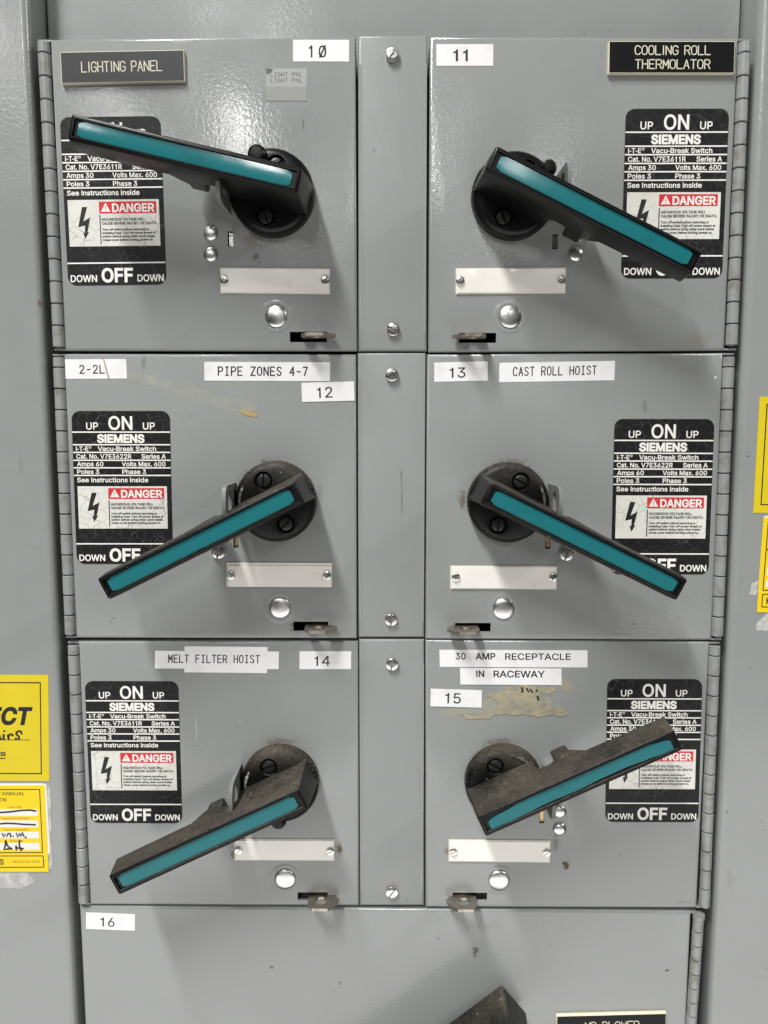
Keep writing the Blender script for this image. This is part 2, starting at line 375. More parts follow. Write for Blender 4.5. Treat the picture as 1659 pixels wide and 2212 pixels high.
def glyph(ch, d):
    if (ch, d) not in _G:
        adv, enc = GLYPHS[ch]
        cs = [[tuple(map(float, q.split(','))) for q in c.split()] for c in enc.split(';')]
        sol = [fatten(c, d) for c in cs if area(c) < 0]
        hol = [fatten(c, d) for c in cs if area(c) > 0]
        parts = []
        for k, s_ in enumerate(sol):
            xs = [p[0] for p in s_]; ys = [p[1] for p in s_]
            mine = [h_ for h_ in hol if min(xs) <= h_[0][0] <= max(xs) and min(ys) <= h_[0][1] <= max(ys)] if k == 0 or len(sol) == 1 else []
            vs, tris, _ = cdt([s_] + mine)
            parts.append(([tuple(p) for p in vs], tris))
        _G[(ch, d)] = (adv, parts)
    return _G[(ch, d)]


def write(bm, s, fr, u0, u1, v0, v1, h, mi=0, bold=0, slant=0, track=0):
    """Set the words so their ink fills u0..u1 and their capitals v0 (top)..v1 (baseline) of the frame."""
    x = 0
    items = []
    lo, hi = 1e9, -1e9
    for ch in s:
        if ch == ' ':
            x += 95 + track; continue
        adv, parts = glyph(ch, bold)
        for k, (vs, tris) in enumerate(parts):
            items.append((x, vs, tris, k))
            lo = min(lo, x + min(p[0] + slant * p[1] for p in vs)); hi = max(hi, x + max(p[0] + slant * p[1] for p in vs))
        x += adv + track
    sx = (u1 - u0) / (hi - lo)
    for ox, vs, tris, k in items:
        vv = [bm.verts.new(V(fr.p(u0 + (ox + px + slant * py - lo) * sx, v1 + (v0 - v1) * py / 254), h + .015 * k)) for px, py in vs]
        for t in tris: face(bm, [vv[i] for i in t], mi)


STROKES = {
 'A': '0,0 2,6 4,0|.7,2 3.3,2', 'B': '0,0 0,6 2.6,6 3.6,5.3 3.6,3.8 2.6,3.1 0,3.1|2.6,3.1 3.9,2.3 3.9,.8 2.6,0 0,0',
 'C': '4,4.8 3.2,5.7 2,6 .8,5.7 0,4.6 0,1.4 .8,.3 2,0 3.2,.3 4,1.2', 'D': '0,0 0,6 2.2,6 3.5,5.3 4,4 4,2 3.5,.7 2.2,0 0,0',
 'E': '4,6 0,6 0,0 4,0|0,3.1 3.2,3.1', 'F': '4,6 0,6 0,0|0,3.1 3.2,3.1',
 'G': '4,4.8 3.2,5.7 2,6 .8,5.7 0,4.6 0,1.4 .8,.3 2,0 3.2,.3 4,1.2 4,2.8 2.3,2.8', 'H': '0,0 0,6|4,0 4,6|0,3.1 4,3.1',
 'I': '2,0 2,6', 'i': '2,0 2,6|.7,6 3.3,6|.7,0 3.3,0', 'L': '0,6 0,0 4,0', 'M': '0,0 0,6 2,2 4,6 4,0', 'N': '0,0 0,6 4,0 4,6',
 'O': '2,6 .8,5.7 0,4.6 0,1.4 .8,.3 2,0 3.2,.3 4,1.4 4,4.6 3.2,5.7 2,6', 'P': '0,0 0,6 2.8,6 3.8,5.4 4,4.5 3.8,3.5 2.8,2.8 0,2.8',
 'R': '0,0 0,6 2.8,6 3.8,5.4 4,4.5 3.8,3.5 2.8,2.9 0,2.9|2.2,2.9 4,0', 'S': '3.9,5 3.2,5.7 2,6 .8,5.7 .2,4.7 .8,3.6 3.2,2.6 3.9,1.4 3.2,.3 2,0 .8,.3 0,1.1',
 'T': '0,6 4,6|2,6 2,0', 'W': '0,6 1,0 2,4.5 3,0 4,6', 'Z': '0,6 4,6 0,0 4,0',
 '0': '2,6 .9,5.6 .3,4.4 .3,1.6 .9,.4 2,0 3.1,.4 3.7,1.6 3.7,4.4 3.1,5.6 2,6|.5,-.2 3.5,6.2', '1': '.9,4.9 2,6 2,0',
 '2': '.2,4.7 .8,5.7 2,6 3.2,5.7 3.8,4.6 3.4,3.4 0,0 4,0', '4': '3,0 3,6 0,1.9 4,1.9', '7': '0,6 4,6 1.4,0', '-': '.6,2.8 3.4,2.8'}


def strokes(bm, s, fr, u0, u1, v0, v1, h, r, mi=0, pitch=6.2, flat=.35, tight=False):
    """Single-stroke lettering (engraving pen, label printer)."""
    x, lines = 0.0, []
    for ch in s:
        if ch == ' ':
            x += pitch * (.75 if tight else 1); continue
        for st in STROKES[ch].split('|'):
            lines.append([(x + float(a.split(',')[0]), float(a.split(',')[1])) for a in st.split()])
        x += pitch if not (tight and ch == 'I') else pitch * .55
        if tight and ch == 'I':
            for l in lines[-1:]:
                for i, q in enumerate(l): l[i] = (q[0] - pitch * .22, q[1])
    lo = min(p[0] for l in lines for p in l); hi = max(p[0] for l in lines for p in l)
    cut = []
    for l in lines:                                                 # break the stroke at sharp corners so it keeps its width
        cur = [l[0]]
        for i in range(1, len(l)):
            cur.append(l[i])
            if i < len(l) - 1:
                d0 = Vector(l[i]) - Vector(l[i - 1]); d1 = Vector(l[i + 1]) - Vector(l[i])
                if d0.length > 0 and d1.length > 0 and d0.angle(d1) > .9:
                    cut.append(cur); cur = [l[i]]
        cut.append(cur)
    for l in cut:
        tube(bm, [(*fr.p(u0 + (px - lo) / (hi - lo) * (u1 - u0), v1 + (v0 - v1) * py / 6), h) for px, py in l], r, mi, 6, flat)


# ------------------------------------------------------------------ materials
def new_mat(name):
    m = bpy.data.materials.new(name)
    m.use_nodes = True
    n, l = m.node_tree.nodes, m.node_tree.links
    return m, n, l, n['Principled BSDF']


def noise(n, l, scale, detail=3, rough=.55, co=None, dist=0):
    t = n.new('ShaderNodeTexNoise')
    t.inputs['Scale'].default_value = scale
    t.inputs['Detail'].default_value = detail
    t.inputs['Roughness'].default_value = rough
    t.inputs['Distortion'].default_value = dist
    if co is None:
        g = n.new('ShaderNodeNewGeometry'); co = g.outputs['Position']
    l.new(co, t.inputs['Vector'])
    return t.outputs['Fac']


def rng(n, l, val, a, b, c=0.0, d=1.0, smooth=False):
    m = n.new('ShaderNodeMapRange')
    if smooth: m.interpolation_type = 'SMOOTHSTEP'
    for k, v in (('From Min', a), ('From Max', b), ('To Min', c), ('To Max', d)): m.inputs[k].default_value = v
    l.new(val, m.inputs['Value'])
    return m.outputs[0]


def math_(n, l, op, a, b=None, clamp=False):
    m = n.new('ShaderNodeMath'); m.operation = op; m.use_clamp = clamp
    for i, v in enumerate((a, b)):
        if v is None: continue
        if isinstance(v, (int, float)): m.inputs[i].default_value = v
        else: l.new(v, m.inputs[i])
    return m.outputs[0]


def mix(n, l, fac, a, b):
    m = n.new('ShaderNodeMix'); m.data_type = 'RGBA'
    for k, v in ((0, fac), (6, a), (7, b)):
        if isinstance(v, (int, float)): m.inputs[k].default_value = v
        elif isinstance(v, tuple): m.inputs[k].default_value = (*v, 1)
        else: l.new(v, m.inputs[k])
    return m.outputs[2]


def bump(n, l, b, hgt, strength, dist, prev=None):
    m = n.new('ShaderNodeBump')
    m.inputs['Strength'].default_value = strength
    m.inputs['Distance'].default_value = dist
    l.new(hgt, m.inputs['Height'])
    if prev is not None: l.new(prev, m.inputs['Normal'])
    l.new(m.outputs[0], b.inputs['Normal'])
    return m.outputs[0]


def basic(name, col, rough=.5, metal=0.0, var=0.0, vscale=60, bscale=None, bstr=.2, bdist=.0002, col2=None, lo=.4, hi=.6, spec=None, coat=0):
    m, n, l, b = new_mat(name)
    b.inputs['Roughness'].default_value = rough
    b.inputs['Metallic'].default_value = metal
    if spec is not None: b.inputs['Specular IOR Level'].default_value = spec
    if coat:
        b.inputs['Coat Weight'].default_value = coat
        b.inputs['Coat Roughness'].default_value = .08
    if col2 is not None:
        f = rng(n, l, noise(n, l, vscale, 5, .6), lo, hi)
        l.new(mix(n, l, f, col, col2), b.inputs['Base Color'])
    elif var:
        f = noise(n, l, vscale, 4)
        c2 = tuple(max(0, c * (1 - var)) for c in col); c1 = tuple(c * (1 + var) for c in col)
        l.new(mix(n, l, f, c2, c1), b.inputs['Base Color'])
    else:
        b.inputs['Base Color'].default_value = (*col, 1)
    if bscale: bump(n, l, b, noise(n, l, bscale, 3), bstr, bdist)
    return m


GREY = (.288, .298, .291)


def paint(name, stains=(), base=GREY, peel=.48, rough=.16, spec=.5):
    """Semi-gloss grey enamel with orange peel, faint mottling, flecks and the stains this door has (photo x, y, rx, ry, colour, cover, grain)."""
    m, n, l, b = new_mat(name)
    g = n.new('ShaderNodeNewGeometry'); pos = g.outputs['Position']
    c = mix(n, l, noise(n, l, 14, 5, .6, pos), tuple(x * .93 for x in base), tuple(x * 1.06 for x in base))
    c = mix(n, l, rng(n, l, noise(n, l, 55, 4, .65, pos), .58, .80, 0, .22), c, (.36, .35, .29))
    fl = n.new('ShaderNodeTexVoronoi'); fl.inputs['Scale'].default_value = 95
    l.new(pos, fl.inputs['Vector'])
    fleck = math_(n, l, 'MULTIPLY', rng(n, l, fl.outputs['Distance'], .05, .11, 1, 0), rng(n, l, noise(n, l, 21, 2, .5, pos), .60, .68))
    c = mix(n, l, math_(n, l, 'MULTIPLY', fleck, .75), c, (.055, .05, .045))
    fl2 = n.new('ShaderNodeTexVoronoi'); fl2.inputs['Scale'].default_value = 47
    l.new(pos, fl2.inputs['Vector'])
    chip = math_(n, l, 'MULTIPLY', rng(n, l, fl2.outputs['Distance'], .03, .06, 1, 0), rng(n, l, noise(n, l, 17, 2, .5, pos), .64, .70))
    c = mix(n, l, math_(n, l, 'MULTIPLY', chip, .7), c, (.7, .7, .68))
    # long faint wipe marks
    mp = n.new('ShaderNodeMapping'); mp.inputs['Scale'].default_value = (9, 1, 55); mp.inputs['Rotation'].default_value = (0, .5, 0)
    l.new(pos, mp.inputs[0])
    wipe = rng(n, l, noise(n, l, 3.0, 6, .7, mp.outputs[0]), .60, .78, 0, .16)
    c = mix(n, l, wipe, c, tuple(min(1, x * 1.35) for x in base))
    for rot, sx, lo_, tone in ((.35, 300, .735, (.50, .50, .49)), (-.9, 260, .745, (.13, .125, .115)), (1.35, 320, .74, (.47, .47, .46))):
        mp2 = n.new('ShaderNodeMapping'); mp2.inputs['Scale'].default_value = (sx, 1, 14); mp2.inputs['Rotation'].default_value = (0, rot, 0)
        l.new(pos, mp2.inputs[0])
        sc_ = math_(n, l, 'MULTIPLY', rng(n, l, noise(n, l, 1.0, 2, .5, mp2.outputs[0]), lo_, lo_ + .03), rng(n, l, noise(n, l, 13, 2, .5, pos), .52, .62))
        c = mix(n, l, math_(n, l, 'MULTIPLY', sc_, .45), c, tone)
    dirt_all = None
    for (sx, sy, rx, ry, col, cover, grain) in stains:
        p = at(sx, sy); r0 = at(sx + rx, sy) - p; r1 = at(sx, sy + ry) - p
        s1 = n.new('ShaderNodeVectorMath'); s1.operation = 'SUBTRACT'; s1.inputs[1].default_value = (p.x / 1000, 0, p.y / 1000)
        l.new(pos, s1.inputs[0])
        s2 = n.new('ShaderNodeVectorMath'); s2.operation = 'MULTIPLY'; s2.inputs[1].default_value = (1000 / abs(r0.x), 0, 1000 / abs(r1.y))
        l.new(s1.outputs[0], s2.inputs[0])
        s3 = n.new('ShaderNodeVectorMath'); s3.operation = 'LENGTH'
        l.new(s2.outputs[0], s3.inputs[0])
        fall = rng(n, l, s3.outputs['Value'], 0, 1, 1, 0)
        nz = noise(n, l, grain, 6, .7, pos, .6)
        k = math_(n, l, 'ADD', math_(n, l, 'MULTIPLY', fall, .55), nz)
        msk = math_(n, l, 'MULTIPLY', rng(n, l, k, .80, .93), rng(n, l, s3.outputs['Value'], .75, 1, 1, 0))
        msk = math_(n, l, 'MULTIPLY', msk, cover)
        c = mix(n, l, msk, c, col)
        dirt_all = msk if dirt_all is None else math_(n, l, 'MAXIMUM', dirt_all, msk)
    l.new(c, b.inputs['Base Color'])
    rr = rng(n, l, noise(n, l, 30, 4, .6, pos), .3, .7, rough - .04, rough + .07)
    if dirt_all is not None:
        rr = math_(n, l, 'ADD', rr, math_(n, l, 'MULTIPLY', dirt_all, .4))
    l.new(rr, b.inputs['Roughness'])
    b.inputs['Specular IOR Level'].default_value = spec
    q = bump(n, l, b, noise(n, l, 430, 2, .5, pos), peel, .00022)
    bump(n, l, b, noise(n, l, 9, 2, .5, pos), .25, .004, q)
    return m


def handle_plastic(name, dust, hub=False):
    m, n, l, b = new_mat(name)
    g = n.new('ShaderNodeNewGeometry')
    sp = n.new('ShaderNodeSeparateXYZ'); l.new(g.outputs['Normal'], sp.inputs[0])
    up = rng(n, l, sp.outputs['Z'], .58, .92)
    if hub:
        tc_ = n.new('ShaderNodeTexCoord'); s3 = n.new('ShaderNodeSeparateXYZ'); l.new(tc_.outputs['Generated'], s3.inputs[0])
        up = math_(n, l, 'MAXIMUM', up, rng(n, l, s3.outputs['Z'], .66, .98, 0, .8))
    nz = noise(n, l, 420, 6, .75, None)
    nz2 = noise(n, l, 38, 4, .6, None)
    k = math_(n, l, 'ADD', math_(n, l, 'MULTIPLY', nz, .55), math_(n, l, 'MULTIPLY', nz2, .65))
    f = math_(n, l, 'MULTIPLY', up, rng(n, l, k, .70 - .30 * dust, .98 - .16 * dust))
    f = math_(n, l, 'MULTIPLY', f, min(1, .25 + dust), True)
    dcol = mix(n, l, noise(n, l, 260, 6, .7), (.060, .051, .041), (.185, .158, .126))
    c = mix(n, l, f, (.0045, .0045, .0048), dcol)
    b.inputs['Specular IOR Level'].default_value = .27
    # pale specks caught in the dust and on the ribs
    vo = n.new('ShaderNodeTexVoronoi'); vo.inputs['Scale'].default_value = 330
    l.new(g.outputs['Position'], vo.inputs['Vector'])
    spk = math_(n, l, 'MULTIPLY', rng(n, l, vo.outputs['Distance'], .10, .18, 1, 0), rng(n, l, noise(n, l, 130, 2), .62, .68))
    c = mix(n, l, math_(n, l, 'MULTIPLY', spk, .25 + .6 * dust), c, (.45, .42, .37))
    l.new(c, b.inputs['Base Color'])
    l.new(math_(n, l, 'ADD', .33, math_(n, l, 'MULTIPLY', f, .6)), b.inputs['Roughness'])
    q = bump(n, l, b, noise(n, l, 900, 3), .25, .0001)
    bump(n, l, b, nz, .5 * dust, .0008, q)
    return m


def cracked(name, base, crack, scale=170, width=.035, rough=.42, amount=.55):
    """Printed film whose surface has crazed into a net of fine cracks."""
    m, n, l, b = new_mat(name)
    g = n.new('ShaderNodeNewGeometry')
    nz = n.new('ShaderNodeTexNoise'); nz.inputs['Scale'].default_value = 120
    l.new(g.outputs['Position'], nz.inputs['Vector'])
    ad = n.new('ShaderNodeVectorMath'); ad.operation = 'MULTIPLY_ADD'
    l.new(nz.outputs['Color'], ad.inputs[0]); ad.inputs[1].default_value = (.006, .006, .006); l.new(g.outputs['Position'], ad.inputs[2])
    vo = n.new('ShaderNodeTexVoronoi'); vo.feature = 'DISTANCE_TO_EDGE'; vo.inputs['Scale'].default_value = scale
    l.new(ad.outputs[0], vo.inputs['Vector'])
    f = rng(n, l, vo.outputs['Distance'], 0, width, 1, 0)
    f = math_(n, l, 'MULTIPLY', f, rng(n, l, noise(n, l, 50, 3), .42, .62, .12, amount))
    c = mix(n, l, noise(n, l, 40, 4), tuple(x * .85 for x in base), tuple(x * 1.15 for x in base))
    l.new(mix(n, l, f, c, crack), b.inputs['Base Color'])
    b.inputs['Roughness'].default_value = rough
    b.inputs['Specular IOR Level'].default_value = .3
    bump(n, l, b, vo.outputs['Distance'], .25, .0002)
    return m


def metal(name, col, rough, wear=.2, scale=120, tint=(.10, .085, .07)):
    m, n, l, b = new_mat(name)
    nz = noise(n, l, scale, 5, .65)
    l.new(mix(n, l, rng(n, l, nz, .52, .78, 0, wear), col, tint), b.inputs['Base Color'])
    b.inputs['Metallic'].default_value = 1
    l.new(rng(n, l, noise(n, l, scale * 1.7, 4), .3, .7, rough * .75, rough * 1.4), b.inputs['Roughness'])
    bump(n, l, b, noise(n, l, scale * .9, 3), .35, .0004)
    return m


M = {}
M['paint'] = paint('grey_enamel')
M['column'] = paint('column_enamel', [(84, 655, 8, 16, (.17, .085, .06), .8, 160), (45, 1000, 10, 60, (.2, .19, .18), .35, 120), (70, 1180, 24, 10, (.2, .19, .18), .3, 200), (1600, 1260, 14, 30, (.2, .19, .17), .3, 150), (1578, 1900, 24, 60, (.24, .22, .19), .3, 150)])
M['interior'] = basic('shade_black_interior', (.018, .018, .018), .8)  # near-black colour paints in the deep shade behind the door gaps
M['hinge'] = basic('hinge_enamel', GREY, .32, 0, bscale=150, bstr=.3, bdist=.0004, col2=(.20, .19, .165), vscale=110, lo=.50, hi=.70)
M['label_black'] = cracked('crazed_black_film', (.0085, .0085, .009), (.13, .13, .135), rough=.5, amount=.6)
M['label_white'] = cracked('crazed_white_film', (.74, .73, .68), (.33, .31, .27), 150, .05, .45, .8)
M['label_red'] = cracked('crazed_red_film', (.62, .035, .045), (.60, .33, .30), 150, .04, .45, .5)
M['ink_white'] = basic('white_print', (.86, .85, .80), .5, var=.10, vscale=300)
M['ink_black'] = basic('black_print', (.012, .012, .012), .5)
M['ink_faded'] = basic('faded_print', (.09, .095, .10), .5)
M['ink_brown'] = basic('brown_print', (.36, .22, .02), .6)
M['marker'] = basic('felt_marker', (.012, .010, .011), .35)
M['tape'] = basic('white_label_tape', (.86, .86, .86), .36, col2=(.75, .74, .715), vscale=75, lo=.5, hi=.72, bscale=60, bstr=.15, bdist=.001)
M['tape_clear'] = basic('yellowed_clear_tape', (.272, .280, .255), .35, var=.06, vscale=80)
M['tape_grey'] = basic('pale_grey_label', (.36, .368, .36), .4, var=.06, vscale=80)
M['card'] = basic('cream_card', (.90, .87, .815), .25, col2=(.78, .70, .62), vscale=110, lo=.60, hi=.78, bscale=26, bstr=.35, bdist=.003, coat=.6)
M['card_back'] = basic('cream_backing', (.80, .77, .67), .45, var=.06, vscale=60)
M['card_rust'] = basic('stained_card', (.90, .87, .81), .25, col2=(.40, .27, .14), vscale=85, lo=.66, hi=.76, bscale=26, bstr=.35, bdist=.003, coat=.6)
M['zinc'] = metal('zinc_plate', (.72, .71, .68), .26, .35)
M['alu'] = metal('worn_aluminium', (.80, .80, .79), .30, .22, 75, (.32, .32, .33))
M['steel'] = metal('dull_steel', (.47, .425, .365), .40, .45, 160)
M['bright'] = metal('bare_metal', (.75, .73, .68), .28, .3, 260)
M['brass'] = metal('brass_strip', (.55, .42, .22), .35, .5, 300)
M['screw_black'] = basic('blackened_screw', (.030, .030, .029), .42, .4, var=.35, vscale=300)
M['hasp'] = basic('hasp_enamel', (.19, .197, .185), .42, var=.12, vscale=120)
M['teal'] = basic('teal_insert', (.012, .154, .172), .34, col2=(.014, .095, .10), lo=.56, hi=.85, vscale=34, bscale=38, bstr=.12, bdist=.002, spec=.3)
M['teal_gloss'] = basic('glossy_teal_insert', (.013, .160, .178), .13, col2=(.016, .105, .11), lo=.58, hi=.85, vscale=38, bscale=26, bstr=.08, bdist=.002, coat=.2)
M['plate'] = basic('engraved_black_laminate', (.006, .0055, .0065), .42, spec=.2, var=.25, vscale=250, bscale=700, bstr=.2, bdist=.0001)
M['plate_worn'] = basic('scuffed_black_laminate', (.020, .0195, .022), .5, var=.3, vscale=260, bscale=700, bstr=.3, bdist=.0001)
M['core'] = basic('cream_core', (.74, .70, .54), .5, col2=(.45, .38, .26), vscale=120, lo=.68, hi=.84)
M['yellow'] = basic('faded_yellow_film', (.70, .55, .010), .5, var=.08, vscale=70)
M['yellow2'] = basic('bright_yellow_film', (.86, .62, .004), .5, var=.03, vscale=60)
M['paper'] = basic('white_sticker_paper', (.80, .79, .76), .6, var=.05, vscale=80)
M['torn'] = basic('torn_white_paper', (.58, .58, .55), .85, col2=(.40, .40, .385), vscale=120, bscale=240, bstr=.6, bdist=.0006)
M['tan'] = basic('torn_tan_paper', (.41, .36, .23), .8, col2=(.285, .275, .225), vscale=110, lo=.40, hi=.62, bscale=300, bstr=.8, bdist=.0006)
M['glue'] = basic('yellowed_glue_film', (.345, .35, .285), .45, col2=GREY, vscale=130, lo=.34, hi=.60)
M['glue_brown'] = basic('brown_glue_film', (.345, .325, .24), .55, col2=GREY, vscale=150, lo=.46, hi=.62)
M['amber'] = basic('amber_tape_scrap', (.45, .32, .13), .5, var=.1, vscale=90)
M['lint'] = basic('brown_lint', (.13, .10, .075), .95, var=.3, vscale=400)
BROWN = (.105, .085, .06)
DUST = (.15, .125, .095)

# ------------------------------------------------------------------ the cabinet behind and beside the doors
def pad(p, q): return Vector((p, q))


def edge_panel(name, x_edge, x_far, label, mats):
    """Vertical column cover: flat face, rolled edge next to the doors, return folded back into the cabinet."""
    s = 1 if x_far > x_edge else -1
    t = thing(name, (x_edge, -80), label, 'cabinet panel')
    R = 5.0
    prof = [(x_far, 0)]
    prof += [(x_edge + s * R - s * R * math.sin(a), -R + R * math.cos(a)) for a in [math.radians(9 * k) for k in range(11)]]
    prof += [(x_edge, -58), (x_edge + s * 1.5, -58), (x_edge + s * 1.5, -R), (x_edge + s * R, -1.5), (x_far, -1.5)]
    bm = bmesh.new()
    z0, z1 = -560, 330
    A = [bm.verts.new((x, -h, z0)) for x, h in prof]
    B = [bm.verts.new((x, -h, z1)) for x, h in prof]
    n = len(prof)
    for i in range(n):
        j = (i + 1) % n
        face(bm, [A[i], A[j], B[j], B[i]])
    face(bm, A); face(bm, B[::-1])
    obj('cover_sheet', bm, mats, t)
    return t


LX, RX = -217.3, 229.6
left_panel = edge_panel('column_cover', LX, -420, 'flat grey column cover beside the hinges of the 2-2L door, rust mark on its edge', M['column'])
right_panel = edge_panel('column_cover', RX, 430, 'flat grey column cover beside the CAST ROLL HOIST door hinges', M['column'])

bm = bmesh.new()
box(bm, LX + 1.6, RX - 1.6, 226, 330, -27, -25)
box(bm, LX + 1.6, RX - 1.6, 224.5, 226, -58, -25)
tag(obj('header_panel', bm, paint('header_enamel', [], peel=.30, rough=.22, spec=.35), None, V((6, 226), -25)), 'blank grey header panel set back above the topmost row of doors', 'cabinet panel', None, 'thing')
bm = bmesh.new()
box(bm, LX - 6, RX + 6, -560, 330, -62, -59)
tag(obj('cabinet_back', bm, M['interior'], None, V((6, -100), -60)), 'dark cabinet interior seen only through the gaps between doors', 'cabinet')


# ------------------------------------------------------------------ hinged door sheet
def door_sheet(bm, q, holes=(), depth=20, R=1.8):
    """q = TL, TR, BR, BL (mm). Folded sheet with rolled edges and punched openings."""
    def inset(d):
        tl, tr, br, bl = q
        return [Vector((bl.x + d, bl.y + d)), Vector((br.x - d, br.y + d)), Vector((tr.x - d, tr.y - d)), Vector((tl.x + d, tl.y - d))]
    loops = []
    for d, h in [(0, -depth), (0, -R), (R * .13, -R * .5), (R * .5, -R * .13), (R, 0)]:
        loops.append([bm.verts.new(V(p, h)) for p in inset(d)])
    for A, B in zip(loops, loops[1:]):
        for k in range(4): face(bm, [A[k], A[(k + 1) % 4], B[(k + 1) % 4], B[k]])
    outer = inset(R)
    polys = [outer] + [list(map(Vector, h_)) for h_ in holes]
    tris = tri(polys)
    vs = list(loops[-1])
    for h_ in polys[1:]:
        a = [bm.verts.new(V(p, 0)) for p in h_]
        b_ = [bm.verts.new(V(p, -2.2)) for p in h_]
        for k in range(len(a)): face(bm, [a[k], a[(k + 1) % len(a)], b_[(k + 1) % len(a)], b_[k]])
        vs += a
    for t in tris: face(bm, [vs[i] for i in t])


def hinge(parent, top, bot, first=.5, cap=False, side=-1):
    """Continuous piano hinge: knuckle after knuckle along a pin."""
    bm = bmesh.new()
    pt, pb = at(*top), at(*bot)
    L = (pt - pb).length
    r = 3.75
    n = 14
    pitch = L / (n - 1 + first)
    z = 0
    k = 0
    while z < L - .5:
        ln = pitch * (first if k == 0 else 1)
        ln = min(ln, L - z)
        a = pt + (pb - pt) * (z / L); b_ = pt + (pb - pt) * ((z + ln - .75) / L)
        rk = r if k % 2 else r * .97
        rings = []
        for c, rr in ((a, rk - .5), (a + (b_ - a) * .03, rk), (a + (b_ - a) * .97, rk), (b_, rk - .5)):
            rings.append([bm.verts.new((c.x + rr * math.cos(2 * math.pi * i / 20), .6 - rr * math.sin(2 * math.pi * i / 20), c.y)) for i in range(20)])
        for A, B in zip(rings, rings[1:]):
            for i in range(20): face(bm, [A[i], A[(i + 1) % 20], B[(i + 1) % 20], B[i]])
        face(bm, rings[0]); face(bm, rings[-1][::-1])
        z += ln; k += 1
    # the pin and the leaves folded back either side
    rings = [[bm.verts.new((c.x + 1.6 * math.cos(2 * math.pi * i / 8), .6 - 1.6 * math.sin(2 * math.pi * i / 8), c.y)) for i in range(8)] for c in (pt, pb)]
    for i in range(8): face(bm, [rings[0][i], rings[0][(i + 1) % 8], rings[1][(i + 1) % 8], rings[1][i]])
    if cap:
        lathe_z(bm, pt, 4.1, 0, 3.2)
    return obj('hinge', bm, M['hinge'], parent)


def lathe_z(bm, c, r, z0, z1):
    a = [bm.verts.new((c.x + r * math.cos(2 * math.pi * i / 20), .6 - r * math.sin(2 * math.pi * i / 20), c.y + z0)) for i in range(20)]
    b_ = [bm.verts.new((c.x + r * math.cos(2 * math.pi * i / 20), .6 - r * math.sin(2 * math.pi * i / 20), c.y + z1)) for i in range(20)]
    for i in range(20): face(bm, [a[i], a[(i + 1) % 20], b_[(i + 1) % 20], b_[i]])
    face(bm, a[::-1]); face(bm, b_)


def slotted(bm, p, r, h, ang, h0=0.0, dome=.35, slot=.13):
    """Slotted screw head with a real slot."""
    lathe(bm, p, [(r, h0), (r, h0 + h * .35), (0, h0 + h * .35)], 24)
    w = r * slot
    c, s = math.cos(ang), math.sin(ang)
    for sg in (1, -1):
        a0 = math.asin(w / r)
        rows = []
        for f, hh in ((1.0, h * .35), (1.0, h * .62), (.93, h * .85), (.72, h * .97), (.45, h)):
            row = []
            for k in range(13):
                a = a0 + (math.pi - 2 * a0) * k / 12
                x, y = r * f * math.cos(a), max(w, r * f * math.sin(a)) * sg
                if f * r <= w: y = w * sg
                row.append(bm.verts.new(V((p[0] + x * c - y * s, p[1] + x * s + y * c), h0 + hh)))
            rows.append(row)
        for A, B in zip(rows, rows[1:]):
            for k in range(12): face(bm, [A[k], A[k + 1], B[k + 1], B[k]])
            face(bm, [A[12], A[0], B[0], B[12]])
        face(bm, rows[-1])


def dome(bm, p, r, h, h0=0.0, n=28):
    lathe(bm, p, [(r, h0), (r, h0 + .4)] + [(r * math.cos(a), h0 + .4 + h * math.sin(a)) for a in [math.radians(12 * k) for k in range(1, 8)]] + [(0, h0 + .4 + h)], n)


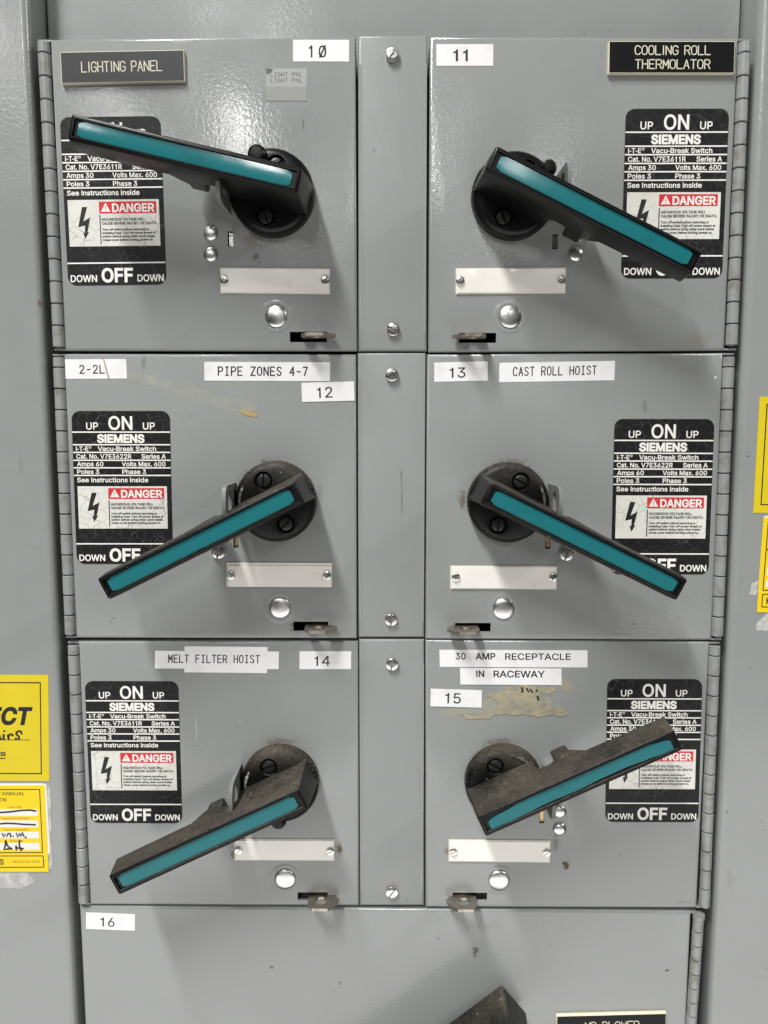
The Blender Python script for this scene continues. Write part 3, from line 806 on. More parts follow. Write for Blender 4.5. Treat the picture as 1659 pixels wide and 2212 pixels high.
# ------------------------------------------------------------------ rating label
def rating_label(parent, quad, cat_no, amps, name='rating_label'):
    fr = Frame(quad)
    bm = bmesh.new()
    ang = math.atan2(fr.ex.y, fr.ex.x)
    pts = [fr.p(.5 + px, .5 + pz) for px, pz in [(x / fr.w, -z / fr.h) for x, z in rrect(0, 0, fr.w, fr.h, 5.5, 6)]]
    prism(bm, pts, .0, .22)
    lab = obj(name, bm, M['label_black'], parent)
    h = .27
    bm = bmesh.new()
    for v in (.1355,):
        prism(bm, fr.rect(.003, v - .0042, .997, v + .0042), .2, h)
    write(bm, 'UP', fr, .145, .267, .075, .118, h, bold=7)
    write(bm, 'ON', fr, .372, .617, .036, .119, h, bold=8)
    write(bm, 'UP', fr, .723, .845, .075, .118, h, bold=7)
    obj('lettering', bm, M['ink_white'], lab, smooth=0)
    bm = bmesh.new()
    for v in (.217, .2663, .3175, .3665, .416):
        prism(bm, fr.rect(.003, v - .0042, .997, v + .0042), .2, h)
    write(bm, 'SIEMENS', fr, .252, .736, .153, .202, h, bold=20)
    write(bm, 'I-T-E', fr, .033, .160, .229, .257, h, bold=9)
    rg = [(*fr.p(.178 + .0125 * math.cos(t), .233 + .0075 * math.sin(t)), h) for t in [math.radians(40 * k) for k in range(10)]]
    tube(bm, rg, .14, 0, 5, .4)
    write(bm, 'R', fr, .174, .184, .2295, .2365, h)
    write(bm, 'Vacu-Break Switch', fr, .256, .853, .229, .257, h, bold=9)
    write(bm, 'Cat. No. ' + cat_no, fr, .034, .598, .278, .307, h, bold=9)
    write(bm, 'Series A', fr, .70, .951, .278, .307, h, bold=9)
    write(bm, 'Amps ' + amps, fr, .038, .309, .328, .356, h, bold=9)
    write(bm, 'Volts Max. 600', fr, .497, .945, .328, .356, h, bold=9)
    write(bm, 'Poles 3', fr, .037, .264, .378, .406, h, bold=9)
    write(bm, 'Phase 3', fr, .50, .744, .378, .406, h, bold=9)
    write(bm, 'See Instructions inside', fr, .034, .763, .4315, .460, h, bold=9)
    obj('lettering', bm, M['ink_white'], lab, smooth=0)
    bm = bmesh.new()
    prism(bm, fr.rect(.003, .8618, .997, .8702), .2, h)
    write(bm, 'DOWN', fr, .028, .297, .939, .979, h, bold=9)
    write(bm, 'OFF', fr, .343, .664, .901, .980, h, bold=14)
    write(bm, 'DOWN', fr, .706, .975, .939, .979, h, bold=9)
    obj('lettering', bm, M['ink_white'], lab, smooth=0)
    bm = bmesh.new()
    prism(bm, fr.rect(.036, .487, .953, .765), .2, .30, 0)
    prism(bm, fr.rect(.350, .499, .925, .5695), .28, .36, 1)
    prism(bm, [fr.p(.367, .559), fr.p(.415, .506), fr.p(.463, .559)], .3, .42, 2)
    prism(bm, fr.rect(.412, .524, .419, .543), .3, .47, 1); prism(bm, fr.rect(.412, .548, .419, .554), .3, .47, 1)
    write(bm, 'DANGER', fr, .481, .908, .513, .560, .42, 2, bold=14)
    prism(bm, fr.rect(.350, .579, .360, .753), .28, .36, 3)
    write(bm, 'HAZARDOUS VOLTAGE WILL', fr, .371, .81, .5967, .612, .36, 3, bold=13)
    write(bm, 'CAUSE SEVERE INJURY OR DEATH.', fr, .371, .925, .621, .636, .36, 3, bold=13)
    for tx, u1, v0, v1 in (('Turn off switch before removing or', .846, .659, .6715), ('installing fuse. Turn off power ahead of', .912, .680, .692), ('switch before doing other work inside.', .905, .7003, .7125), ('Close cover before turning power on.', .886, .7214, .7335)):
        write(bm, tx, fr, .373, u1, v0, v1, .36, 3, bold=15)
    bolt = [(395, 1180), (465, 1180), (410, 1365), (505, 1310), (466, 1505), (490, 1495), (433, 1588), (405, 1495), (430, 1515), (432, 1415), (340, 1435)]
    bp = [fr.p((x - (110 + .0376 * (y - 55))) / 1357, (y - 55) / 2125) for x, y in bolt]
    vv = [bm.verts.new(V(p, .36)) for p in bp]
    for t in tri([bp]): face(bm, [vv[i] for i in t], 3)
    obj('danger_panel', bm, [M['label_white'], M['label_red'], M['ink_white'], M['ink_black']], lab, smooth=0)
    return lab


# ------------------------------------------------------------------ operating handle
def handle(parent, c, deg, dust, gloss=False, bent=0.0, up=1, screws=(.6, 1.9), strip=True, knob=None, sc=1.0, hub_r=26.2, seed=1):
    """Black lever: hub screwed to the shaft, skirted grip standing 45 mm off the door, teal insert in its face."""
    rnd = random.Random(seed)
    c = Vector(c)
    a = math.radians(deg)
    du = Vector((math.cos(a), math.sin(a))); dv = Vector((-du.y, du.x))
    if dv.y * up < 0: dv = -dv                                     # +v is the upper side
    P = lambda u, v: c + du * u * sc + dv * v * sc
    plastic = M['dust%d' % dust]
    hw = lambda z: 7.15 + (45 - z) * .06
    prof = [(-22, 45), (111, 45), (112.5, 25.5), (58, 24), (48.5, 15), (48, 7.5), (37, 7.5), (36.5, 20), (33, 22), (27, 22), (24, 17), (22.5, 4), (-24.8, 4)]
    bm = bmesh.new()
    A = [bm.verts.new(V(P(u, hw(z)), z * sc)) for u, z in prof]
    B = [bm.verts.new(V(P(u, -hw(z)), z * sc)) for u, z in prof]
    n = len(prof)
    for i in range(n):
        j = (i + 1) % n
        face(bm, [A[i], A[j], B[j], B[i]])
    face(bm, A[::-1]); face(bm, B)
    bevel(bm, 1.5 * sc, 4, 25)
    bm.faces.ensure_lookup_table()
    # the long face is dished to take the insert
    top = max(bm.faces, key=lambda f: (f.calc_area() if abs(f.normal.y) > .99 and sum(v.co.y for v in f.verts) / len(f.verts) < -44 * sc else 0))
    r1 = bmesh.ops.inset_region(bm, faces=[top], thickness=1.1 * sc, depth=0)
    r2 = bmesh.ops.inset_region(bm, faces=[top], thickness=.35 * sc, depth=0)
    for v in top.verts: v.co.y += 1.5 * sc
    hd = obj('handle', bm, plastic, parent, smooth=40)
    # insert
    bm = bmesh.new()
    N = 40
    u0, u1, hwid = -17.0, 106.4, 4.4
    rows = []
    for k in range(N + 1):
        t = k / N
        u = u0 + (u1 - u0) * t
        e_ = min(u - u0, u1 - u)
        w = hwid - (1.3 - math.sqrt(max(0, 1.3 ** 2 - max(0, 1.3 - e_) ** 2)) if e_ < 1.3 else 0)
        off = 0
        if bent:
            ks = [(0, -1.6), (.08, -.9), (.18, 0), (.32, .55), (.48, .1), (.62, .75), (.74, .9), (.86, .35), (1, -1.1)]
            for (ta, va), (tb, vb) in zip(ks, ks[1:]):
                if ta <= t <= tb:
                    s_ = (t - ta) / (tb - ta); s_ = s_ * s_ * (3 - 2 * s_); off = bent * (va + (vb - va) * s_)
        if abs(bent) > 0: w -= .2
        z = 43.95 + (.25 * math.sin(t * 9) * (.3 if not bent else .8))
        rows.append([bm.verts.new(V(P(u, v + off), z * sc + dz)) for v, dz in ((-w, -.5), (-w, 0), (-w * .5, .08), (0, .1), (w * .5, .08), (w, 0), (w, -.5))])
    for A_, B_ in zip(rows, rows[1:]):
        for k in range(6): face(bm, [A_[k], A_[k + 1], B_[k + 1], B_[k]])
    face(bm, rows[0]); face(bm, rows[-1][::-1])
    obj('insert', bm, M['teal_gloss' if gloss else 'teal'], hd)
    # hub with two counterbores
    R = hub_r
    bm = bmesh.new()
    outer = [(R, 0), (R, 5.2), (R * .985, 7.2), (R * .93, 9.0), (R * .84, 10.2)]
    lathe(bm, c, outer, 64)
    ring = [c + Vector((R * .84 * math.cos(2 * math.pi * k / 64), R * .84 * math.sin(2 * math.pi * k / 64))) for k in range(64)]
    bores = [[P(0, sv) + Vector((5.9 * math.cos(-2 * math.pi * k / 24), 5.9 * math.sin(-2 * math.pi * k / 24))) for k in range(24)] for sv in (15.6, -15.6)]
    loops = [ring] + bores
    vs = [bm.verts.new(V(p, 10.2)) for l in loops for p in l]
    for t in tri(loops): face(bm, [vs[i] for i in t])
    for bi, l in enumerate(bores):
        a_ = vs[64 + 24 * bi:64 + 24 * bi + 24]
        b_ = [bm.verts.new(V(p, 6.4)) for p in l]
        for k in range(24): face(bm, [a_[k], a_[(k + 1) % 24], b_[(k + 1) % 24], b_[k]])
        face(bm, b_)
    bmesh.ops.remove_doubles(bm, verts=bm.verts[:], dist=.001)
    if R > 20: obj('hub', bm, M['hub%d' % dust], hd, smooth=40)
    else: bm.free()
    for sv, sa in zip((15.6, -15.6), screws or ()):
        bm = bmesh.new()
        slotted(bm, P(0, sv), 4.5, 3.6, sa, 6.4)
        obj('hub_screw', bm, M['screw_black'], hd)
    if strip:                                                       # bare metal edge showing in the worn rim
        bm = bmesh.new()
        a0 = a + (math.radians(22) if dv.dot(Vector((-du.y, du.x))) > 0 else -math.radians(22))
        a1 = a + (math.radians(56) if dv.dot(Vector((-du.y, du.x))) > 0 else -math.radians(56))
        K = 10
        rows = []
        for k in range(K + 1):
            t = k / K
            w = .9 * math.sin(math.pi * (t * .9 + .05)) * (1 + .25 * rnd.uniform(-1, 1)) + .25
            an = a0 + (a1 - a0) * t
            d = Vector((math.cos(an), math.sin(an)))
            rows.append([bm.verts.new(V(c + d * (22.6 - w), 10.1)), bm.verts.new(V(c + d * (22.6 - w), 11.0 + .3 * math.sin(k * 2))), bm.verts.new(V(c + d * (22.6 + w * .6), 10.7)), bm.verts.new(V(c + d * (22.6 + w * .6), 9.4))])
        for A_, B_ in zip(rows, rows[1:]):
            for k in range(3): face(bm, [A_[k], A_[k + 1], B_[k + 1], B_[k]])
        obj('wear_strip', bm, M['bright'], hd)
    if knob:
        bm = bmesh.new()
        kp = at(*knob[:2], 11)
        lathe(bm, kp, [(knob[2], 0), (knob[2], 13), (knob[2] * .9, 15.5), (knob[2] * .6, 17), (0, 17.3)], 20)
        obj('interlock_knob', bm, plastic, hd)
    if dust >= 2 and R > 20:
        # lint and metal fluff caught on the upper rim of the hub
        bm = bmesh.new()
        for k in range(150 if dust == 3 else 70):
            an = math.radians(90 + rnd.gauss(0, 38))
            rr = R * rnd.uniform(.93, 1.03)
            p = c + Vector((math.cos(an) * rr, math.sin(an) * rr)); hz = rnd.uniform(3, 10)
            pts = []
            d = Vector((rnd.uniform(-1, 1), rnd.uniform(-.6, 1), rnd.uniform(-.5, .6))).normalized()
            q = Vector((p.x, p.y, hz))
            for _ in range(4):
                pts.append((q.x, q.y, max(.3, q.z)))
                d = (d + Vector((rnd.uniform(-1, 1), rnd.uniform(-1, 1), rnd.uniform(-.6, .6))) * .7).normalized()
                q = q + d * rnd.uniform(.5, 1.1)
            tube(bm, pts, rnd.uniform(.07, .16), 0, 4)
        tag(obj('lint', bm, M['lint'], hd), kind='stuff')
    return hd


for k, d_ in enumerate((.04, .22, .85, 1.0)):
    M['dust%d' % k] = handle_plastic('handle_plastic_dust_%d' % k, d_)
    M['hub%d' % k] = handle_plastic('hub_plastic_dust_%d' % k, d_, True)


# ------------------------------------------------------------------ small door fittings
def card_holder(parent, quad, screws, mat='card', shift=(0, 0), ang=(.2, 1.0)):
    fr = Frame(quad)
    bm = bmesh.new()
    prism(bm, fr.rect(), 0, .7)
    hd = obj('card_holder', bm, M['card_back'], parent)
    bm = bmesh.new()
    # cover slip, slightly wavy
    N = 16
    rows = []
    for k in range(N + 1):
        u = .012 + .98 * k / N
        w = .25 * math.sin(k * .9 + shift[1] * 7)
        rows.append([bm.verts.new(V(fr.p(u + shift[0], v + shift[1]), hh + w * s_)) for v, hh, s_ in ((.045, .7, 0), (.05, 1.25, .3), (.35, 1.35, 1), (.65, 1.35, 1), (.95, 1.2, .3), (.96, .7, 0))])
    for A, B in zip(rows, rows[1:]):
        for k in range(5): face(bm, [A[k], A[k + 1], B[k + 1], B[k]])
    obj('card', bm, M[mat], hd)
    for (sx, sy), an in zip(screws, ang):
        bm = bmesh.new()
        slotted(bm, at(sx, sy), 2.75, 1.7, an, 1.2)
        obj('screw', bm, M['zinc'], hd)
    return hd


def push_dome(parent, x, y, r_px):
    p = at(x, y)
    r = (at(x + r_px, y) - p).x
    bm = bmesh.new()
    lathe(bm, p, [(r * 1.03, .05), (r * 1.08, .18), (r * 1.22, .32), (r * 1.38, .22), (r * 1.5, .03)], 40)
    obj('button_rim', bm, M['paint'], parent)
    bm = bmesh.new()
    dome(bm, p, r, 1.7, .1, 36)
    return obj('dome_button', bm, M['alu'], parent)


def latch(parent, slot, tab, c_x):
    """Padlock tab: a flat steel tongue with a hole, standing straight out of its slot."""
    x0, y0, x1, y1 = slot
    p0, p1 = at(x0, y1), at(x1, y0)
    t0, t1 = at(tab[0], tab[2], 8).x, at(tab[1], tab[2], 8).x
    # which end of the tab carries the slanted nose
    zt = p0.y + (p1.y - p0.y) * .36
    bm = bmesh.new()
    s = 1 if c_x < 0 else -1
    a, b_ = (t0, t1) if s > 0 else (t1, t0)
    L = abs(t1 - t0)
    out = [(a, -10), (a, 9), (a + s * L * .16, 15.5), (a + s * L * .66, 15.5), (b_ - s * .6, 8), (b_, 4.5), (b_ - s * L * .14, .8), (b_ - s * L * .14, .6), (b_ - s * L * .2, -10)]
    hc = (a + s * L * .42, 6.6)
    hole = [(hc[0] + 4.1 * math.cos(2 * math.pi * k / 20), hc[1] + 4.1 * math.sin(2 * math.pi * k / 20)) for k in range(20)]
    tris = tri([out, hole])
    for z, fl in ((zt, False), (zt + 1.9, True)):
        vs = [bm.verts.new((p[0], -p[1], z)) for p in out + hole]
        for t in tris: face(bm, [vs[i] for i in t])
        if not fl: base = vs
    for i in range(len(out)):
        j = (i + 1) % len(out)
        face(bm, [base[i], base[j], vs[j], vs[i]])
    for i in range(20):
        j = (i + 1) % 20
        m_ = len(out)
        face(bm, [base[m_ + i], base[m_ + j], vs[m_ + j], vs[m_ + i]])
    obj('latch_tab', bm, M['steel'], parent)
    return [(p0.x, p0.y), (p1.x, p0.y), (p1.x, p1.y), (p0.x, p1.y)]


def hasp(parent, c, s):
    """Painted plate with a long hole beside the hub, square to the door, for a padlock."""
    x = c[0] + s * 27.6
    z0, z1 = c[1] - 12.2, c[1] + 12.2
    out = [(-6, z0), (28, z0), (32, z0 + 1.6), (34.2, z0 + 6), (34.2, z1 - 6), (32, z1 - 1.6), (28, z1), (-6, z1)]
    hole = [(21 + 5.2 * math.cos(t), c[1] + (3.4 if math.sin(t) > 0 else -3.4) + 5.2 * math.sin(t)) for t in [2 * math.pi * k / 24 for k in range(24)]]
    tris = tri([out, hole])
    bm = bmesh.new()
    L = []
    for dx in (-1.2, 1.2):
        vs = [bm.verts.new((x + dx, -p[0], p[1])) for p in out + hole]
        for t in tris: face(bm, [vs[i] for i in t])
        L.append(vs)
    for i in range(len(out)):
        j = (i + 1) % len(out); face(bm, [L[0][i], L[0][j], L[1][j], L[1][i]])
    for i in range(24):
        j = (i + 1) % 24; m_ = len(out)
        face(bm, [L[0][m_ + i], L[0][m_ + j], L[1][m_ + j], L[1][m_ + i]])
    obj('padlock_hasp', bm, M['hasp'], parent)


def window(parent, c, s, mat):
    """Little slot under the hasp with the spring strip behind it. Returns the opening."""
    x = c[0] + s * 27.3
    z0, z1 = c[1] - 31, c[1] - 21.6
    bm = bmesh.new()
    box(bm, x - 1.1, x + 2.2, z0 + .6, z1 - .8, -3.2, -1.6)
    obj('spring_strip', bm, M[mat], parent)
    return [(x - 1.7, z0), (x + 1.7, z0), (x + 1.7, z1), (x - 1.7, z1)]


# ------------------------------------------------------------------ switch doors
def flange_tabs(bm, q, side, hx):
    tl, tr, br, bl = q
    if side < 0:
        box(bm, min(hx[0], tl.x - 7), tl.x + .4, tl.y - 1.3, tl.y - .2, -16, -.6)
        box(bm, min(hx[1], bl.x - 6), bl.x + .4, bl.y + .2, bl.y + 1.3, -16, -.6)
    else:
        box(bm, tr.x - .4, max(hx[0], tr.x + 7), tr.y - 1.3, tr.y - .2, -16, -.6)
        box(bm, br.x - .4, max(hx[1], br.x + 6), br.y + .2, br.y + 1.3, -16, -.6)


DOORS = [
 dict(key='10', q=[(108, 84), (768, 78.5), (772, 758.5), (139.5, 757.5)], side=-1, hin=((93.5, 92), (127.5, 752)),
      label='grey hinged door under the LIGHTING PANEL nameplate, handle up, two round rivets',
      rl=[(130, 254), (345.7, 250.5), (361, 615), (147, 616.5)], cat=('V7E3611R', '30'),
      card=[(476, 578.8), (713, 580), (713, 636.4), (477, 633.4)], cs=[(486, 606), (703, 606)], ca=(1.57, .7), dome=(596.7, 683.5, 24),
      slot=(626.4, 716.7, 706, 739), tab=(651, 725, 732), hub=(590, 422), deg=167.2, dust=0, gloss=True, riv=[(455.3, 504.4), (455.3, 550)], strip=False, knob=(557, 337, 6.0), win='zinc',
      st=[(545, 520, 75, 50, (.17, .155, .125), .75, 240), (552, 556, 20, 30, (.10, .085, .05), .85, 300), (390, 88, 60, 14, (.2, .19, .17), .5, 260), (655, 270, 5, 40, (.05, .05, .05), .7, 400), (600, 640, 60, 8, (.2, .19, .17), .4, 200)]),
 dict(key='11', q=[(928.5, 78.5), (1596, 82), (1566, 757), (925.2, 761)], side=1, hin=((1608.5, 92), (1580.5, 748)),
      label='grey hinged door under the COOLING ROLL THERMOLATOR nameplate, handle down over its rating label',
      rl=[(1352, 236), (1575, 234.4), (1559.5, 601.3), (1341, 600.8)], cat=('V7E3611R', '30'),
      card=[(984.3, 579.6), (1221.7, 578.6), (1221, 634), (984, 636)], cs=[(993.4, 606.8), (1212, 605.8)], ca=(1.0, -.35), dome=(1101.7, 684.4, 24.5),
      slot=(990.8, 719, 1072, 740.5), tab=(976.7, 1050, 733), hub=(1107, 428), deg=-25.8, dust=0, gloss=True, riv=[(1243.3, 549.4), (1249, 506)], strip=False, knob=(1183, 366, 5.0), win='steel',
      st=[(1510, 735, 70, 55, (.24, .235, .17), .45, 120), (1140, 545, 70, 40, (.40, .41, .41), .5, 200), (955, 420, 12, 120, (.40, .41, .40), .4, 60)]),
 dict(key='12', q=[(136.4, 764), (769.5, 765), (771.3, 1380), (162.7, 1379)], side=-1, hin=((126.5, 772), (152.5, 1372)),
      label='grey hinged door carrying 2-2L and PIPE ZONES 4-7 tapes, handle down, glue streak',
      rl=[(154.7, 887.8), (366.5, 887.8), (374.5, 1218), (166, 1218)], cat=('V7E3622R', '60'),
      card=[(489.6, 1215), (717.7, 1216), (717, 1266.7), (490, 1265.7)], cs=[(501, 1242), (707, 1242)], ca=(-.5, 1.2), shift=(.004, .07), dome=(604.6, 1312.4, 23.5),
      slot=(634, 1343, 709.3, 1363.5), tab=(657.7, 728, 1352), hub=(598, 1082), deg=-153.6, dust=2, gloss=False, rivs=[(472.7, 1191.3, 1.4)], strip=True, knob=None, win='brass', sa=(1.57, .8),
      st=[(635, 1355, 26, 26, BROWN, .9, 420), (640, 1380, 60, 8, DUST, .5, 300), (585, 1000, 70, 22, DUST, .55, 350), (310, 785, 14, 40, (.15, .13, .12), .6, 400), (690, 1070, 18, 60, (.2, .19, .17), .45, 300)]),
 dict(key='13', q=[(922.2, 765), (1563, 762), (1538.5, 1383.5), (918.8, 1381)], side=1, hin=((1575, 771), (1549.5, 1376)),
      label='grey hinged door under the CAST ROLL HOIST tape, handle down across the word OFF',
      rl=[(1327, 905.2), (1543.7, 905.2), (1529.6, 1241), (1319.4, 1240)], cat=('V7E3622R', '60'),
      card=[(972.7, 1222), (1202, 1222), (1202, 1273), (972.7, 1271.6)], cs=[(984.3, 1245.4), (1193.4, 1245.4)], ca=(.3, 1.2), dome=(1087.6, 1315, 23.5),
      slot=(983, 1345.7, 1060, 1365.4), tab=(966.6, 1036, 1355), hub=(1095, 1084), deg=-26.3, dust=2, gloss=False, rivs=[(1222.7, 1195.5, 1.3)], strip=True, knob=None, win='brass', sa=(-.5, 1.5),
      st=[(1000, 1080, 22, 45, (.12, .105, .085), .9, 420), (1110, 1000, 75, 22, DUST, .6, 350), (1393, 880, 10, 40, (.17, .165, .16), .7, 140), (985, 1352, 30, 14, (.10, .09, .075), .7, 420), (1545, 815, 10, 8, (.75, .75, .73), 1, 200)]),
 dict(key='14', q=[(168.6, 1386), (773.8, 1386), (776.2, 1957.5), (193.4, 1955.4)], side=-1, hin=((158, 1394), (181.5, 1950)),
      label='grey hinged door under the MELT FILTER HOIST tape, dusty handle down',
      rl=[(183.5, 1471.4), (385, 1471.4), (394.3, 1778), (196, 1777)], cat=('V7E3611R', '30'),
      card=[(506, 1812.6), (722, 1811.6), (723, 1859), (507, 1856)], cs=[(516, 1834.4), (714, 1836)], ca=(.8, .5), dome=(616, 1898, 22.5),
      slot=(643, 1927.7, 708, 1944.5), tab=(664.6, 732, 1936), hub=(607, 1686), deg=-154.4, dust=3, gloss=False, riv=[], strip=True, knob=(603, 1770, 5.2), win='brass', sa=(.35, 1.2),
      st=[(733, 1834, 16, 34, (.13, .095, .055), 1, 300), (502, 1845, 10, 18, (.17, .12, .06), .9, 300), (600, 1602, 80, 24, DUST, .6, 380)]),
 dict(key='15', q=[(918.8, 1382.5), (1533.6, 1387), (1506, 1962.5), (919, 1960.5)], side=1, hin=((1544.5, 1395), (1521.5, 1960)),
      label='grey hinged door under the 30 AMP RECEPTACLE tape, dusty handle up, rust spot',
      rl=[(1312, 1466.8), (1517, 1466.8), (1508.4, 1776), (1307, 1775)], cat=('V7E3611R', '30'),
      card=[(969, 1813), (1188.4, 1814.6), (1187.4, 1862), (969, 1860)], cs=[(979, 1837), (1180, 1839)], ca=(.5, .6), cm='card_rust', dome=(1078, 1900.7, 22.5),
      slot=(977.7, 1928.5, 1052.3, 1946.6), tab=(965, 1031, 1938), hub=(1086, 1685), deg=25.1, dust=3, gloss=False, bent=1.45, riv=[(1209, 1752.6), (1208.6, 1790.4)], strip=True, knob=None, win='brass', sa=(-.5, .4),
      st=[(1223, 1869, 20, 24, (.085, .055, .035), 1, 330), (966, 1838, 14, 24, (.2, .16, .11), .8, 260), (1200, 1822, 20, 44, (.17, .15, .11), .7, 330), (1080, 1605, 70, 26, DUST, .7, 380), (1478, 1948, 50, 20, (.24, .23, .2), .5, 140), (895, 1800, 20, 40, (.22, .2, .17), .4, 200)]),
]

for D in DOORS:
    q = [at(*p) for p in D['q']]
    cen = sum(q, Vector((0, 0))) / 4
    t = thing('switch_door', cen, D['label'], 'switch door', 'hinged switch doors with lever handles')
    hubp = at(*D['hub'])
    s = D['side']                                  # hinge side: -1 left, +1 right; the lever and hasp point the same way
    sl = latch(t, D['slot'], D['tab'], -1 if s < 0 else 1)
    wn_ = window(t, hubp, s, D['win'])
    bm = bmesh.new()
    door_sheet(bm, q, [sl, wn_])
    ht, hb = at(*D['hin'][0]), at(*D['hin'][1])
    flange_tabs(bm, q, s, (ht.x + s * 3.2, hb.x + s * 3.2))
    obj('door_panel', bm, paint('door_enamel_' + D['key'], D['st']), t)
    hinge(t, *D['hin'])
    rating_label(t, D['rl'], *D['cat'])
    card_holder(t, D['card'], D['cs'], D.get('cm', 'card'), D.get('shift', (0, 0)), D['ca'])
    push_dome(t, *D['dome'])
    for x, y in D.get('riv', ()):
        bm = bmesh.new()
        dome(bm, at(x, y), 4.75, 2.2, 0, 30)
        obj('rivet', bm, M['alu'], t)
    for x, y, an in D.get('rivs', ()):
        bm = bmesh.new()
        slotted(bm, at(x, y), 4.7, 2.6, an)
        obj('screw', bm, M['zinc'], t)
    hasp(t, hubp, s)
    handle(t, hubp, D['deg'], D['dust'], D['gloss'], D.get('bent', 0), 1, D.get('sa', (.6, 1.9)), D['strip'], D['knob'], seed=int(D['key']))

# the wide door at the bottom, cut by the lower edge of the photo
q = [at(171.5, 1957.5), at(1494, 1970), at(1494, 1970), at(171.5, 1957.5)]
q = [Vector((-211.2, q[0].y)), Vector((213.3, q[1].y)), Vector((213.3, -525)), Vector((-211.2, -525))]
t = thing('switch_door', (1, -430), 'wide grey door of the lowest switch, below all others, with a larger dusty handle', 'switch door', 'hinged switch doors with lever handles')
bm = bmesh.new()
door_sheet(bm, q, ())
pr = at(1520, 1968)
box(bm, 213, 217.5, q[1].y - 1.3, q[1].y - .2, -16, -.6)
obj('door_panel', bm, paint('door_enamel_wide', [(1028, 2055, 16, 24, (.10, .095, .09), .9, 260), (587, 2090, 10, 8, (.08, .07, .06), .9, 300), (1441, 2096, 10, 7, (.08, .07, .06), .9, 300), (947, 2028, 6, 5, (.08, .07, .06), .8, 300), (1060, 2000, 60, 25, (.26, .26, .245), .4, 140)]), t)
hinge(t, (1509.5, 1984), (1480, 2400), .9, True)
hub16 = at(1083.5, 2123.7, 6)
ang = math.radians(-141)
hub16 = hub16 - (Vector((math.cos(ang), math.sin(ang))) * -24.8 * 1.5 + Vector((-math.sin(ang), math.cos(ang))) * -9.6 * 1.5)
handle(t, hub16, -141, 3, False, 0, 1, None, False, None, 1.5, 15, 16)

# ------------------------------------------------------------------ filler strips between the two columns of doors
FILL = [([(773.4, 76), (923, 76), (922.3, 758.5), (774.2, 758.5)], [(848, 121, .95), (849.4, 712.5, -.5)], 'uppermost of three grey filler strips, between the number 10 and number 11 tapes', [(880, 560, 40, 90, (.27, .275, .265), .3, 100)]),
        ([(772.3, 762), (920.2, 762), (916.6, 1377.5), (774.3, 1377.5)], [(846.7, 810.5, .3), (844.7, 1337, 1.5)], 'middle grey filler strip with faint dark vertical streaks, between the number 12 and 13 tapes', [(868, 1080, 4, 90, (.10, .10, .10), .7, 500), (867, 1030, 4, 50, (.10, .10, .10), .6, 420)]),
        ([(775.2, 1381), (916.7, 1381.6), (916.4, 1957), (777.5, 1957)], [(846.7, 1433, 1.4), (846.7, 1925, .9)], 'lowest of three grey filler strips, between the number 14 and number 15 tapes', [(905, 1680, 14, 60, (.25, .24, .22), .4, 120)])]
for k, (qq, sc_, lb, st) in enumerate(FILL):
    q = [at(*p) for p in qq]
    t = thing('filler_strip', sum(q, Vector((0, 0))) / 4, lb, 'filler strip', 'filler strips between the doors')
    bm = bmesh.new()
    tl, tr, br, bl = q
    door_sheet(bm, q, ())
    # side seams: the strip is folded wider between the notches near its ends
    for (a, b_, sg) in ((tl, bl, 1), (tr, br, -1)):
        L = a.y - b_.y
        x = a.x + (b_.x - a.x) * .5
        box(bm, min(x + sg * 2.2, x + sg * .6), max(x + sg * 2.2, x + sg * .6), b_.y + 11, a.y - 17, -.5, .22)
    bm2 = bm
    obj('strip_sheet', bm2, paint('filler_enamel_%d' % k, st, peel=.4, rough=.34, spec=.3), t)
    for x, y, an in sc_:
        bm = bmesh.new()
        slotted(bm, at(x, y), 4.3, 3.0, an)
        obj('screw', bm, M['zinc'], t)


# ------------------------------------------------------------------ tapes and nameplates stuck on the doors
def sticker(name, quad, mat, label, cat, texts=(), h0=.02, th=.16, group=None, ink='ink_black'):
    fr = Frame(quad)
    bm = bmesh.new()
    prism(bm, fr.rect(), h0, h0 + th)
    own = name == 'number_tape'
    o = None
    if not own:
        o = obj(name, bm, M[mat], None, V(fr.c, h0))
        tag(o, label, cat, group)
    if texts:
        if not own: bm = bmesh.new()
        mi = 1 if own else 0
        for tx in texts:
            s_, kind, x0, x1, y0, y1, p_ = tx
            u0, v0 = fr.uv(x0, y0); u1, v1 = fr.uv(x1, y1)
            if kind == 'g': write(bm, s_, fr, u0, u1, v0, v1, h0 + th + .04, mi, bold=p_)
            else: strokes(bm, s_, fr, u0, u1, v0, v1, h0 + th + .02, p_, mi, pitch=6.3)
        if own: o = tag(obj(name, bm, [M[mat], M[ink]], None, V(fr.c, h0), smooth=20), label, cat, group)
        else: obj('lettering', bm, M[ink], o, smooth=0)
    return o


GN, GT = 'white number tapes', 'white name tapes'
sticker('number_tape', [(633, 86), (754, 86.3), (754, 133), (633, 133)], 'tape', 'white tape numbered 10 with a slashed zero', 'label tape', [('10', 's', 669, 703, 100, 123, .52)], group=GN)
sticker('number_tape', [(942.5, 95.8), (1065.4, 95.3), (1065.4, 142.6), (942.5, 142.2)], 'tape', 'white tape numbered 11', 'label tape', [('11', 'g', 979, 1010.5, 107.5, 132.3, 6)], group=GN)
sticker('number_tape', [(651, 827), (765, 823.8), (766, 865.5), (652.7, 868.4)], 'tape', 'white tape numbered 12, overlapping the corner of the PIPE ZONES tape', 'label tape', [('12', 'g', 684.5, 718, 836, 859, 2)], .2, group=GN)
sticker('number_tape', [(938, 783), (1053.8, 780.7), (1053.3, 822), (938, 825)], 'tape', 'white tape numbered 13', 'label tape', [('13', 'g', 971, 1005.4, 793.8, 815.5, 2)], group=GN)
